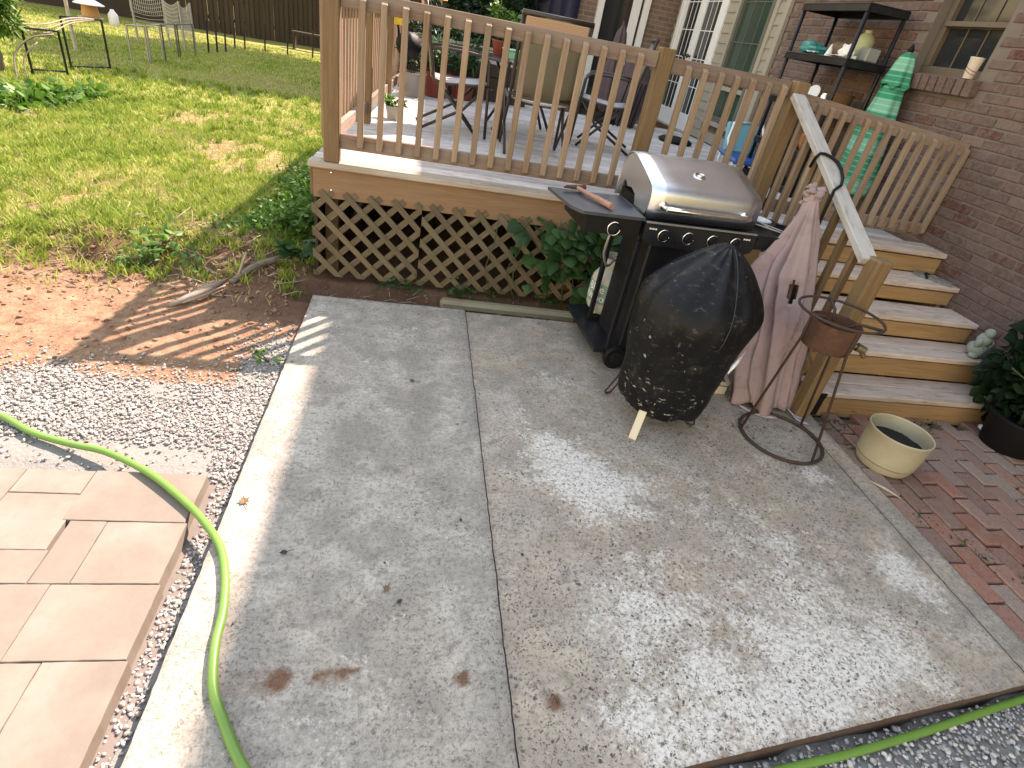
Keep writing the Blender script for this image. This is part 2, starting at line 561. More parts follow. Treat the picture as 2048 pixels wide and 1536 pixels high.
M['pavebrick'] = brick_mat('paving_brick', [(0.27, 0.105, 0.072), (0.34, 0.15, 0.105), (0.22, 0.125, 0.10), (0.37, 0.185, 0.135), (0.28, 0.165, 0.13), (0.34, 0.26, 0.215), (0.31, 0.12, 0.08)], (0.25, 0.205, 0.175), spots=0.75)
M['mortar'] = plain('mortar', (0.165, 0.138, 0.122), 0.95, 0, 0.25, 12, 0.4, (0.14, 0.12, 0.10), 0.4)
M['stone'] = brick_mat('white_gravel', [(0.36, 0.345, 0.325), (0.46, 0.445, 0.425), (0.29, 0.27, 0.25), (0.42, 0.40, 0.38), (0.22, 0.20, 0.185), (0.38, 0.36, 0.335)], (0.32, 0.285, 0.25), 0.9, spots=0.4)
M['stonegrey'] = brick_mat('grey_gravel', [(0.34, 0.33, 0.33), (0.52, 0.51, 0.50), (0.24, 0.23, 0.235), (0.46, 0.44, 0.43), (0.62, 0.60, 0.59), (0.37, 0.33, 0.30)], (0.30, 0.28, 0.26), 0.85, spots=0.3)
def paver_mat():
    N = NT('sandstone_paver')
    v = N.coord('Object', (1, 1, 1), N.randvec(61))
    c = N.ramp(N.orand(), [(0.0, (0.185, 0.158, 0.128)), (0.35, (0.205, 0.177, 0.146)), (0.7, (0.18, 0.155, 0.13)), (1.0, (0.215, 0.184, 0.15))])
    n = N.noise(v, 7, 6, 0.65)
    c = N.mix(N.math('MULTIPLY', N.ramp(n, [(0.35, 0.0), (0.7, 1.0)]), 0.65), c, (0.165, 0.13, 0.108))
    c = N.mix(N.math('MULTIPLY', N.ramp(N.noise(v, 3, 4, 0.6), [(0.45, 0.0), (0.66, 1.0)]), 0.6), c, (0.25, 0.225, 0.195))
    c = N.mix(N.math('MULTIPLY', N.ramp(N.noise(v, 30, 5, 0.7), [(0.5, 0.0), (0.75, 1.0)]), 0.35), c, (0.16, 0.13, 0.105))
    c = N.mix(N.math('MULTIPLY', N.ramp(N.noise(v, 11, 5, 0.7), [(0.62, 0.0), (0.72, 1.0)]), 0.4), c, (0.17, 0.155, 0.145))
    N.bump(N.noise(v, 40, 5, 0.6), 0.25, 0.003)
    return N.done(c, 0.85, 0, 0.2)
M['paver'] = paver_mat()
M['clod'] = brick_mat('soil_clod', [(0.19, 0.105, 0.065), (0.28, 0.17, 0.11), (0.13, 0.068, 0.042), (0.33, 0.225, 0.155)], (0.25, 0.155, 0.10), 0.95)
M['hose'] = plain('hose_green', (0.11, 0.24, 0.04), 0.4, 0, 0.12, 20, 0.05, (0.14, 0.19, 0.05), 0.25, 0.45)
M['black'] = plain('black_enamel', (0.010, 0.011, 0.015), 0.38, 0, 0.2, 9, 0.04, (0.04, 0.042, 0.048), 0.25, 0.3)
M['blackmatte'] = plain('black_plastic', (0.008, 0.008, 0.009), 0.6, 0, 0.2, 10, 0, None, 0, 0.2)
M['bronze'] = plain('bronze_frame', (0.045, 0.034, 0.028), 0.42, 0.3, 0.2, 10)
M['white'] = plain('white_paint', (0.78, 0.78, 0.78), 0.5, 0, 0.05, 6, 0, (0.55, 0.52, 0.47), 0.2)
M['doorwhite'] = plain('door_white', (0.66, 0.69, 0.74), 0.45, 0, 0.05, 6)
M['cream'] = plain('cream_plastic', (0.40, 0.37, 0.27), 0.5, 0, 0.07, 5, 0.03, (0.30, 0.19, 0.08), 0.35)
M['creampaint'] = plain('cream_metal', (0.55, 0.50, 0.38), 0.5, 0.0, 0.08, 8, 0, (0.33, 0.24, 0.14), 0.35)
M['soilpot'] = plain('potting_soil', (0.012, 0.009, 0.007), 0.95, 0, 0.4, 60, 0.6)
M['rust'] = plain('rusty_steel', (0.085, 0.040, 0.026), 0.85, 0.2, 0.35, 18, 0.25, (0.19, 0.085, 0.045), 0.55)
M['darkrust'] = plain('dark_rust_rod', (0.052, 0.034, 0.029), 0.8, 0.3, 0.3, 25, 0.2, (0.11, 0.055, 0.035), 0.5)
M['sling'] = plain('olive_sling', (0.145, 0.125, 0.075), 0.75, 0, 0.1, 60, 0.15)
M['tan'] = plain('skylit_sling', (0.42, 0.27, 0.17), 0.75, 0, 0.1, 60, 0.1)  # sky light on the olive sling, painted as a lighter tan
M['greyseat'] = plain('grey_seat', (0.42, 0.39, 0.38), 0.8, 0, 0.1, 30, 0.1)
M['siding'] = plain('siding_vinyl', (0.275, 0.255, 0.215), 0.6, 0, 0.08, 4, 0, (0.19, 0.175, 0.145), 0.3)
M['trim'] = plain('trim_taupe', (0.30, 0.275, 0.235), 0.6, 0, 0.07, 4)
M['brownframe'] = plain('brown_window_frame', (0.12, 0.09, 0.065), 0.6, 0, 0.12, 8)
M['teal'] = plain('teal_plastic', (0.02, 0.23, 0.23), 0.35, 0, 0.25, 12)
M['paper'] = plain('white_paper', (0.75, 0.75, 0.76), 0.8, 0, 0.06, 9)
M['yellow'] = plain('yellow_plastic', (0.75, 0.52, 0.02), 0.4)
M['mint'] = plain('mint_plastic', (0.23, 0.55, 0.33), 0.35)
M['red'] = plain('red_clay', (0.23, 0.045, 0.028), 0.6)
M['blue'] = plain('blue_vinyl', (0.02, 0.09, 0.30), 0.5)
M['lightblue'] = plain('light_blue_vinyl', (0.13, 0.38, 0.48), 0.4)
M['navy'] = plain('navy_tarp', (0.008, 0.010, 0.045), 0.6, 0, 0.2, 4)
M['verdigris'] = plain('pale_green_stone', (0.27, 0.32, 0.28), 0.9, 0, 0.2, 30, 0.4)
M['brass'] = plain('dull_brass', (0.20, 0.16, 0.10), 0.5, 0.7, 0.2, 20)
M['chrome'] = plain('chrome', (0.78, 0.79, 0.80), 0.18, 1.0, 0.05, 20)
M['galv'] = plain('galvanised_tube', (0.30, 0.30, 0.29), 0.5, 0.5, 0.12, 12)
M['net'] = plain('net_cord', (0.50, 0.48, 0.43), 0.8)
M['netdark'] = plain('wire_dark', (0.10, 0.10, 0.095), 0.6, 0.4)
M['purple'] = plain('faded_purple_cover', (0.075, 0.05, 0.06), 0.8, 0, 0.2, 8, 0.2)
M['grasscloth'] = plain('grey_tray', (0.25, 0.27, 0.27), 0.4)

def steel():
    N = NT('stainless_steel')
    v = N.coord('Object', (1.5, 220, 220))
    n = N.noise(v, 3, 3, 0.6)
    d = N.noise(N.coord('Object'), 7, 6, 0.7)
    c = N.mix(n, (0.60, 0.65, 0.72), (0.76, 0.81, 0.88))
    c = N.mix(N.math('MULTIPLY', N.ramp(d, [(0.5, 0.0), (0.72, 1.0)]), 0.25), c, (0.46, 0.44, 0.42))
    N.bump(n, 0.05, 0.002)
    return N.done(c, N.math('ADD', N.math('MULTIPLY', d, 0.18), 0.22), 1.0)
M['steel'] = steel()

def glass(name, col=(0.012, 0.014, 0.017), rough=0.06):
    N = NT(name)
    v = N.coord('Object')
    n = N.noise(v, 1.4, 3, 0.5)
    c = N.mix(n, col, tuple(q * 2.5 for q in col))
    N.bump(N.noise(v, 2.0, 2), 0.04, 0.02)
    return N.done(c, rough, 0, 0.5)
M['glass'] = glass('window_glass')
M['glassgreen'] = glass('green_window_glass', (0.018, 0.036, 0.028), 0.12)

def vinyl():
    N = NT('black_vinyl_cover')
    v = N.coord('Object')
    n = N.noise(v, 6, 6, 0.65)
    c = N.ramp(n, [(0.3, (0.003, 0.003, 0.004)), (0.6, (0.006, 0.0065, 0.008)), (0.8, (0.016, 0.018, 0.021))])
    # dried droppings and flaked coating: sparse smears, denser scraped bands low down
    wv = N.mix(0.035, v, N.noise(v, 22, 4, 0.7, out='Color'), 'LINEAR_LIGHT')
    mp = N.n('ShaderNodeMapping'); N.nt.links.new(wv, mp.inputs[0]); mp.inputs['Scale'].default_value = (1, 1, 0.6)
    cr = N.voro(mp.outputs[0], 30, 'Color')
    sc = N.n('ShaderNodeSeparateColor'); N.nt.links.new(cr, sc.inputs[0])
    keep = N.math('GREATER_THAN', sc.outputs[0], 0.72)
    size = N.math('ADD', N.math('MULTIPLY', sc.outputs[1], 0.16), 0.03)
    s1 = N.math('MULTIPLY', N.math('LESS_THAN', N.voro(mp.outputs[0], 30), size), N.math('MULTIPLY', keep, N.math('ADD', N.math('MULTIPLY', sc.outputs[2], 0.7), 0.2)))
    fl = N.noise(N.coord('Object', (1, 1, 2.6)), 21, 7, 0.72)
    s2 = N.math('MULTIPLY', N.ramp(fl, [(0.60, 0.0), (0.62, 1.0)]), N.attr('flake'))
    du = N.math('MULTIPLY', N.ramp(N.noise(v, 9, 8, 0.75), [(0.55, 0.0), (0.72, 1.0)]), 0.22)
    c = N.mix(du, c, (0.14, 0.125, 0.105))
    c = N.mix(N.math('MULTIPLY', N.math('MAXIMUM', s1, s2), 0.75), c, (0.44, 0.43, 0.41))
    N.bump(N.noise(v, 25, 4, 0.6), 0.25, 0.006)
    return N.done(c, N.math('ADD', N.math('MULTIPLY', n, 0.3), 0.36), 0, 0.22)
M['vinyl'] = vinyl()

def cloth(name, a, b, stripe=None):
    N = NT(name)
    v = N.coord('Object')
    n = N.noise(v, 5, 6, 0.65)
    c = N.mix(n, a, b)
    d = N.noise(v, 11, 6, 0.7)
    c = N.mix(N.math('MULTIPLY', N.ramp(d, [(0.52, 0.0), (0.72, 1.0)]), 0.4), c, tuple(q * 0.5 for q in a))
    if stripe is not None:
        w = N.n('ShaderNodeSeparateXYZ')
        N.nt.links.new(v, w.inputs[0])
        s = N.math('SINE', N.math('MULTIPLY', w.outputs['Z'], 21.0))
        c = N.mix(N.math('MULTIPLY', N.ramp(s, [(0.45, 0.0), (0.55, 1.0)]), 0.8), c, stripe)
        s2 = N.math('SINE', N.math('MULTIPLY', w.outputs['Z'], 150.0))
        c = N.mix(N.math('MULTIPLY', N.ramp(s2, [(0.6, 0.0), (0.8, 1.0)]), 0.22), c, (0.5, 0.75, 0.65))
    N.bump(N.noise(v, 300, 2), 0.15, 0.002)
    return N.done(c, 0.85, 0, 0.2)
M['mauve'] = cloth('mauve_canvas', (0.235, 0.165, 0.168), (0.40, 0.305, 0.315))
M['greencanvas'] = cloth('green_canvas', (0.012, 0.20, 0.115), (0.02, 0.27, 0.155), (0.17, 0.42, 0.31))

M['leaf_ivy'] = leafmat('ivy_leaf', [(0.018, 0.06, 0.018), (0.035, 0.105, 0.03), (0.05, 0.13, 0.04), (0.025, 0.08, 0.03)])
M['leaf_dark'] = leafmat('dark_leaf', [(0.006, 0.018, 0.008), (0.011, 0.034, 0.012), (0.02, 0.05, 0.018)])
M['leaf_bright'] = leafmat('bright_leaf', [(0.05, 0.14, 0.02), (0.09, 0.20, 0.03), (0.13, 0.25, 0.04), (0.06, 0.16, 0.03)])
M['leaf_tree'] = leafmat('tree_leaf', [(0.03, 0.08, 0.015), (0.06, 0.13, 0.02), (0.10, 0.18, 0.03)])
M['leaf_dry'] = leafmat('dry_leaf', [(0.16, 0.09, 0.05), (0.26, 0.16, 0.09), (0.11, 0.07, 0.045)], 0.8, 0.1)
M['stem'] = plain('green_stem', (0.05, 0.065, 0.028), 0.7)
M['twig'] = brick_mat('dry_twig', [(0.30, 0.22, 0.15), (0.45, 0.37, 0.28), (0.22, 0.15, 0.10)], (0.3, 0.25, 0.2))

def grass_mat():
    N = NT('grass_blades')
    t = N.attr('tone')
    c = N.ramp(t, [(0.0, (0.07, 0.14, 0.016)), (0.35, (0.19, 0.29, 0.034)), (0.62, (0.32, 0.38, 0.07)), (0.85, (0.38, 0.37, 0.125)), (1.0, (0.43, 0.37, 0.18))])
    N.done(c, 0.6, 0, 0.25)
    tr = N.n('ShaderNodeBsdfTranslucent')
    N.nt.links.new(c, tr.inputs[0])
    ms = N.n('ShaderNodeMixShader')
    ms.inputs[0].default_value = 0.3
    N.nt.links.new(N.b.outputs[0], ms.inputs[1])
    N.nt.links.new(tr.outputs[0], ms.inputs[2])
    N.nt.links.new(ms.outputs[0], N.out.inputs[0])
    return N.m
M['grass'] = grass_mat()

# ---------------------------------------------------------------- ground
SLAB_L, SLAB_R, SLAB_B = -0.60, 2.42, 3.43
def slab_front(x): return 0.65 + 0.135 * (x - 0.92)

def lawn_mask(x, y):
    """1 = turf, 0 = bare soil"""
    e = 4.25 + 0.45 * nz(x, y, 0.9, 3.0) - 0.55 * ss(-1.8, -3.2, x)
    a = ss(e - 0.7, e + 0.5, y)
    # worn path up the lawn and other bare patches
    px = -2.75 + 0.17 * (y - 4.0) + 0.25 * nz(y, 0, 0.8, 8.0)
    path = math.exp(-((x - px) / 0.26) ** 2) * ss(8.0, 5.0, y)
    bare = ss(0.05, 0.42, fbm(x, y, 0.9, 21.0)) * ss(13, 8, y) * 0.75
    side = ss(-0.55, -0.70, x) if x > -0.7 else 1.0
    return max(0.0, min(1.0, a * (1 - 0.7 * path) * (1 - bare))) * side

def gz(x, y):
    z = -0.05 + 0.012 * fbm(x, y, 2.2, 4.0)
    if x < -0.55:
        z += 0.035 * ss(3.4, 5.0, y) + 0.03 * nz(x, y, 0.5, 9.0) * ss(4, 7, y)
        # dug-over bank
        b = math.exp(-((x + 1.9) / 0.85) ** 2 - ((y - 4.05) / 0.35) ** 2)
        z += 0.10 * b + 0.05 * b * fbm(x, y, 5.0, 2.0)
        b2 = math.exp(-((x + 1.0) / 0.4) ** 2 - ((y - 4.2) / 0.5) ** 2)
        z += 0.07 * b2
        d = math.exp(-((x + 1.85) / 0.45) ** 2 - ((y - 3.72) / 0.14) ** 2)
        z -= 0.10 * d
        z += 0.024 * fbm(x, y, 6.0, 5.0) * ss(3.2, 3.7, y) * ss(5.2, 4.4, y) + 0.012 * abs(fbm(x, y, 16.0, 8.0)) * ss(3.2, 3.6, y) * ss(5.0, 4.3, y)
    # trench between slab and deck
    t = ss(-0.85, -0.55, x) * ss(3.40, 3.47, y) * ss(3.78, 3.68, y) * ss(2.6, 2.3, x)
    z -= 0.07 * t
    if x > 2.40 and y < 2.6: z = min(z, -0.066)
    if y < slab_front(x) + 0.02: z = min(z, -0.062)
    if -1.95 < x < -0.6 and y < 1.78: z = min(z, -0.064)
    if SLAB_L + 0.03 < x < SLAB_R - 0.03 and slab_front(x) + 0.03 < y < SLAB_B - 0.03: z = -0.16
    return z

def lines(segs):
    out = []
    for a, b, st in segs:
        n = max(1, int(round((b - a) / st)))
        out += [a + (b - a) * i / n for i in range(n)]
    out.append(segs[-1][1])
    return out
gx = lines([(-300, -60, 40), (-60, -16, 5), (-16, -6, 0.5), (-6, -3.4, 0.12), (-3.4, -0.5, 0.035), (-0.5, 2.5, 0.10), (2.5, 4.0, 0.1), (4, 12, 1), (12, 60, 8), (60, 300, 40)])
gy = lines([(-300, -40, 40), (-40, -4, 4), (-4, 0.3, 0.4), (0.3, 2.0, 0.06), (2.0, 5.4, 0.035), (5.4, 9, 0.10), (9, 14, 0.25), (14, 34, 1.0), (34, 60, 5), (60, 300, 40)])
gv = np.array([(x, y, gz(x, y)) for y in gy for x in gx], dtype=np.float32)
nx_, ny_ = len(gx), len(gy)
ii = np.arange(nx_ * ny_).reshape(ny_, nx_)
gf = np.stack([ii[:-1, :-1], ii[:-1, 1:], ii[1:, 1:], ii[1:, :-1]], -1).reshape(-1, 4)
gme = mesh_np('ground', gv, gf, M['ground'], True)
fattr(gme, 'lawn', [lawn_mask(x, y) if (-20 < x < 6 and y < 40) else 1.0 for x, y, z in gv])
fattr(gme, 'damp_and_shade', [max(1.0 if (-.66 < x < 3.9 and 3.74 < y < 8.7) else 0.0, ss(3.2, 3.45, y) * ss(4.0, 3.75, y) * ss(-1.2, -0.7, x), ss(-1.5, -0.8, x) * ss(2.9, 3.3, y) * ss(4.3, 3.8, y), math.exp(-((x + 1.85) / 0.4) ** 2 - ((y - 3.75) / 0.18) ** 2), .75 * ss(-.1, .3, fbm(x, y, 3.0, 41.0) + .25) * ss(-3.0, -2.2, x) * ss(-.6, -.7, x) * ss(3.45, 3.65, y) * ss(4.35, 4.05, y)) for x, y, z in gv])  # the full value below the deck paints its shade into the soil
fattr(gme, 'grey', [max(ss(2.62, 2.2, y) * ss(-0.5, -0.62, x), ss(-0.95, -0.68, x) * ss(3.25, 2.6, y), ss(0.95, 0.75, y)) * (1 if y > -5 and -8 < x < 4 else 0) for x, y, z in gv])
tag(put('ground', gme), kind='structure')

# ---------------------------------------------------------------- concrete patio
WH = [(0.79, 1.80, .24, 1.0), (0.71, 2.0, .16, .8), (0.95, 1.68, .22, .7), (2.12, 1.36, .12, 1.0), (2.18, 1.22, .12, 1.0), (2.12, 1.9, .13, .9), (1.9, 1.98, .12, .7),
      (0.82, 1.12, .2, .75), (1.0, 1.2, .2, .6), (0.8, .72, .2, 1.0), (1.1, .78, .2, 1.0), (1.5, .84, .2, 1.0), (1.85, .93, .16, .9), (0.91, 2.58, .3, .5), (0.55, 2.26, .16, .5),
      (1.55, 1.5, .32, .55), (1.7, 1.15, .3, .55), (1.35, 1.0, .28, .6), (1.3, 1.9, .3, .35), (-0.1, 0.78, .3, .45), (0.15, 1.5, .3, .35), (-.2, 2.6, .4, .3), (.1, 3.2, .4, .3)]
RU = [(-0.28, .92, .028, 1.1), (-0.17, .93, .02, .8), (-0.11, .935, .022, .8), (-.07, .945, .02, .8), (-.14, .93, .05, .4), (-.30, .92, .08, .4), (-.40, .91, .06, .35), (0.24, .91, .017, 1.3), (.24, .915, .04, .4),
      (.52, .83, .018, 1.2), (.50, .835, .035, .6), (.01, 1.22, .014, .9), (-.02, .88, .015, .6), (.30, .86, .012, .3), (-.5, 1.05, .08, .35), (-.54, .85, .07, .35)]
def panel(x0, x1, yb, name, parent, tan0, tan1, grp):
    st = 0.022
    nx = max(3, int((x1 - x0) / st)); ny = int(3.0 / st)
    v, at = [], {'tan': [], 'white': [], 'rust': [], 'edge': [], 'pitted': []}
    def pt(i, j, drop=0.0, zz=None):
        x = x0 + (x1 - x0) * i / nx
        yf = slab_front(x)
        y = yf + (yb - yf) * j / ny
        bx, by = min(i, nx - i), min(j, ny - j)
        e = min(bx * (x1 - x0) / nx, by * (yb - yf) / ny)
        w = (0.0022 * nz(x, y, 30, 7.0) + 0.004 * max(0, nz(x, y, 9, 17.0) - .35)) if e < 1e-6 else 0.0
        z = 0.0016 * fbm(x, y, 3.0, 1.0) - (0.0015 if e < 1e-6 else 0.0)
        return x + w * 1.5, y + w, z, e
    for j in range(ny + 1):
        for i in range(nx + 1):
            x, y, z, e = pt(i, j)
            v.append((x, y, z))
            t = tan0 + (tan1 - tan0) * ss(0.34, 0.5, x) + 0.7 * max(0, fbm(x, y, 1.3, 6.0)) + 0.15 * ss(-0.38, -0.56, x)
            t += 0.6 * ss(3.0, 3.3, y) * ss(.3, .5, x) + 0.5 * ss(2.05, 2.3, x)
            at['tan'].append(max(0, min(1, t)))
            at['white'].append(sum(a * math.exp(-((x - p) ** 2 + (y - q) ** 2) / (r * r)) for p, q, r, a in WH) * (1 if x < 2.28 else .3))
            at['rust'].append(sum(a * math.exp(-((x - p) ** 2 + (y - q) ** 2) / (r * r)) for p, q, r, a in RU))
            at['pitted'].append(max(0.0, min(1.0, .25 + .75 * ss(.3, .5, x) * ss(2.6, 2.0, y) + .5 * fbm(x, y, 1.6, 12.0) - .5 * ss(2.0, 2.25, x))))
            at['edge'].append(0.25 if e < 1e-6 else 0.0)
    f = []
    W_ = nx + 1
    for j in range(ny):
        for i in range(nx):
            a = j * W_ + i
            f.append((a, a + 1, a + W_ + 1, a + W_))
    ring = [i for i in range(W_)] + [j * W_ + nx for j in range(1, ny + 1)] + [ny * W_ + i for i in range(nx - 1, -1, -1)] + [j * W_ for j in range(ny - 1, 0, -1)]
    b0 = len(v)
    n = len(ring)
    for zz_ in (None, -0.10):
        for r_ in ring:
            x, y, z = v[r_]
            v.append((x, y, z if zz_ is None else zz_))
            for k in at: at[k].append(1.0 if k == 'edge' else 0.0)
    for k in range(n):
        f.append((b0 + k, b0 + n + k, b0 + n + (k + 1) % n, b0 + (k + 1) % n))
    me = mesh_np(name, v, f, M['concrete'])
    for k, val in at.items(): fattr(me, k, val)
    return put(name, me, parent, (0, 0, 0))
base = MB()
yf = slab_front
base.add([(SLAB_L + .012, yf(SLAB_L) + .012, -.10), (SLAB_R - .012, yf(SLAB_R) + .012, -.10), (SLAB_R - .012, SLAB_B - .012, -.10), (SLAB_L + .012, SLAB_B - .012, -.10),
          (SLAB_L + .012, yf(SLAB_L) + .012, -.011), (SLAB_R - .012, yf(SLAB_R) + .012, -.011), (SLAB_R - .012, SLAB_B - .042, -.011), (SLAB_L + .012, SLAB_B - .042, -.011)],
         [(3, 2, 1, 0), (4, 5, 6, 7), (0, 1, 5, 4), (1, 2, 6, 5), (2, 3, 7, 6), (3, 0, 4, 7)])
patio = tag(base.build('patio', M['mortar'], None, (0, 0, 0)), kind='structure')
panel(SLAB_L, 0.378, SLAB_B, 'concrete_panel', patio, 0.05, 0.05, 0)
panel(0.383, 2.298, SLAB_B - .03, 'concrete_panel', patio, 0.8, 0.95, 0)
panel(2.303, SLAB_R, 2.62, 'concrete_panel', patio, 0.8, 0.8, 0)

# ---------------------------------------------------------------- stone pavers
pav = MB().box((-1.4, 0.95, -0.075), (1.5, 1.66, 0.03)).build('paver_terrace', M['mortar'], None, (-1.4, 0.95, -0.09))
tag(pav, kind='structure')
PV = [(-1.75, -1.325, 1.495, 1.74), (-1.325, -1.10, 1.618, 1.74), (-1.10, -.715, 1.495, 1.745), (-1.325, -1.085, 1.369, 1.618), (-1.60, -1.325, 1.369, 1.495), (-1.70, -1.31, 1.24, 1.369), (-1.31, -1.072, 1.24, 1.369),
      (-1.072, -.958, 1.24, 1.495), (-.958, -.706, 1.24, 1.495), (-1.005, -.698, .99, 1.24), (-1.42, -1.005, .99, 1.24), (-1.82, -1.42, .99, 1.24), (-.905, -.69, .62, .99), (-1.25, -.905, .74, .99), (-1.25, -.905, .5, .74),
      (-1.6, -1.25, .62, .99), (-.95, -.69, .25, .62), (-1.35, -.95, .2, .5), (-2.05, -1.75, 1.4, 1.74), (-2.1, -1.7, 1.24, 1.4)]
for (a, b, c, d) in PV:
    g = 0.0014
    sx, sy = b - a - 2 * g, d - c - 2 * g
    c_ = ((a + b) / 2, (c + d) / 2, -.031 + random.uniform(-.0012, .0012))
    nxp, nyp = max(6, int(sx / .02)), max(6, int(sy / .02))
    q = MB()
    per = [(i / nxp, 0) for i in range(nxp)] + [(1, j / nyp) for j in range(nyp)] + [(1 - i / nxp, 1) for i in range(nxp)] + [(0, 1 - j / nyp) for j in range(nyp)]
    k0 = random.uniform(0, 50)
    for (zz_, ins) in ((-.031, .0005), (.0285, .0), (.0304, .0012), (.031, .003)):
        for (u_, w_) in per:
            jx, jy = .0016 * nz(u_ * sx, w_ * sy, 28, k0), .0016 * nz(w_ * sy, u_ * sx, 28, k0 + 9)
            q.v.append(Vector(c_) + Vector(((u_ - .5) * (sx - 2 * ins) + jx, (w_ - .5) * (sy - 2 * ins) + jy, zz_)))
    n_ = len(per)
    for l_ in range(3):
        for k_ in range(n_): q.f.append((l_ * n_ + k_, l_ * n_ + (k_ + 1) % n_, (l_ + 1) * n_ + (k_ + 1) % n_, (l_ + 1) * n_ + k_))
    q.f.append(tuple(3 * n_ + k_ for k_ in range(n_)))
    o = q.build('paver', M['paver'], pav, c_)
    o.rotation_euler = (random.uniform(-.006, .006), random.uniform(-.006, .006), random.uniform(-.004, .004))

# ---------------------------------------------------------------- brick paving right of the patio
bp = MB().box((3.15, 1.6, -0.06), (1.44, 1.78, 0.04)).build('brick_paving', plain('paving_sand', (0.12, 0.10, 0.08), 0.95, 0, .3, 20, .4, (0.06, 0.07, 0.03), .5), None, (3.15, 1.6, -0.08))
tag(bp, kind='structure')
bms = []
for k in range(6):
    v, f = chbox(.092, .196, .056, .005)
    v = [(x + .006 * mn.noise(Vector((x * 40, y * 40, k * 3.1))), y + .007 * mn.noise(Vector((y * 30, k * 7.0, x * 9))), z) for x, y, z in v]
    bms.append(mesh_from('brick', v, f, M['pavebrick']))
col = 0
x = 2.478
while x < 3.86:
    y = 0.86 + (0.103 if col % 2 else 0.0) + random.uniform(-.01, .01)
    yend = 2.46
    while y < yend:
        if not (col == 0 and y < 1.0):
            o = put('brick', random.choice(bms), bp, (x + random.uniform(-.003, .003), y, -.034 + random.uniform(-.006, .005)))
            o.rotation_euler = (random.uniform(-.02, .02), random.uniform(-.025, .025), random.uniform(-.025, .025) + (math.pi if random.random() < .5 else 0))
        y += 0.207
    x += 0.1035
    col += 1

# ---------------------------------------------------------------- gravel
ICO = np.array([(0, .526, .851), (0, -.526, .851), (0, .526, -.851), (0, -.526, -.851), (.851, 0, .526), (-.851, 0, .526), (.851, 0, -.526), (-.851, 0, -.526), (.526, .851, 0), (-.526, .851, 0), (.526, -.851, 0), (-.526, -.851, 0)], dtype=np.float32)
def hull_faces(P):
    fs = []
    n = len(P)
    for i in range(n):
        for j in range(i + 1, n):
            for k in range(j + 1, n):
                q = np.cross(P[j] - P[i], P[k] - P[i])
                d = (P - P[i]) @ q
                if np.all(d < 1e-3): fs.append((i, j, k))
                elif np.all(d > -1e-3): fs.append((i, k, j))
    return np.array(fs, dtype=np.int32)
ICF = hull_faces(ICO)
def stones(name, pts, sizes, mat, label, cat, flat=0.7, kind='stuff', parent=None):
    n = len(pts)
    pts = np.asarray(pts, dtype=np.float32)
    q = rng.normal(size=(n, 4)); q /= np.linalg.norm(q, axis=1)[:, None]
    w, x, y, z = q.T
    Rm = np.stack([1 - 2 * (y * y + z * z), 2 * (x * y - z * w), 2 * (x * z + y * w), 2 * (x * y + z * w), 1 - 2 * (x * x + z * z), 2 * (y * z - x * w), 2 * (x * z - y * w), 2 * (y * z + x * w), 1 - 2 * (x * x + y * y)], -1).reshape(n, 3, 3)
    base = ICO[None] * (1 + 0.22 * rng.normal(size=(n, 12, 1)).clip(-1.2, 1.2))
    base = base * (np.array([1, .75, .6]) * (1 + .15 * rng.normal(size=(n, 3))))[:, None, :]
    v = np.einsum('nij,nkj->nki', Rm, base)
    v[..., 2] *= flat
    v = v * np.asarray(sizes)[:, None, None] + pts[:, None, :]
    f = (ICF[None] + (np.arange(n) * 12)[:, None, None]).reshape(-1, 3)
    o = put(name, mesh_np(name, v.reshape(-1, 3), f, mat), parent)
    return tag(o, label, cat, None, kind)
P_, Z_ = [], []
def gravel_density(x, y):
    d = ss(1.93, 2.02, y) * ss(2.52, 2.35, y + .12 * nz(x, y, 3, 2.0))
    d *= 1 - 0.9 * math.exp(-((x + 1.12) / .16) ** 2 - ((y - 2.36) / .13) ** 2)
    d = max(d, ss(-.80, -.70, x + .05 * nz(x, y, 4, 5.)) * ss(2.75, 2.4, y) * ss(1.70, 1.8, y))
    d = max(d, .30 * ss(-1.0, -.72, x) * ss(3.15, 2.75, y) * ss(2.3, 2.5, y))
    d = max(d, .12 * ss(2.75, 2.5, y) * ss(1.9, 2.0, y), .06 * ss(1.76, 1.8, y) * ss(2.1, 1.9, y))
    if -.69 < x and y < 1.78: d = max(d, .55 + .45 * nz(x, y, 9, 1.))
    return d
for _ in range(80000):
    x, y = random.uniform(-2.3, -.628), random.uniform(.2, 3.2)
    if y < 1.76 and x < -.69: continue
    if random.random() < gravel_density(x, y):
        s = random.choice((.004, .005, .006, .008, .010)) * random.uniform(.75, 1.25)
        P_.append((x, y, gz(x, y) + s * .3 + random.random() * .006)); Z_.append(s)
stones('white_gravel', P_, Z_, M['stone'], 'loose white gravel between the stone pavers and the bare soil', 'gravel')
P_, Z_ = [], []
for _ in range(15000):
    x = random.uniform(.3, 3.4); y = random.uniform(-.05, 1.0)
    if y > slab_front(min(x, 2.42)) - .012 or (x > 2.42 and y > .80): continue
    s = random.choice((.006, .008, .010, .012)) * random.uniform(.75, 1.2)
    P_.append((x, y, -.062 + s * .3 + random.random() * .012)); Z_.append(s)
stones('grey_gravel', P_, Z_, M['stonegrey'], 'loose grey gravel along the front edge of the patio', 'gravel')
P_, Z_ = [], []
for _ in range(6500):
    x, y = random.uniform(-4.2, -.7), random.gauss(3.65, .55)
    if y < 2.45 or y > 5.2 or random.random() < .35: continue
    s = .004 + .018 * random.random() ** 4
    if y > 3.5 and y < 4.3: s *= 1.3
    P_.append((x, y, gz(x, y) + s * .2)); Z_.append(s)
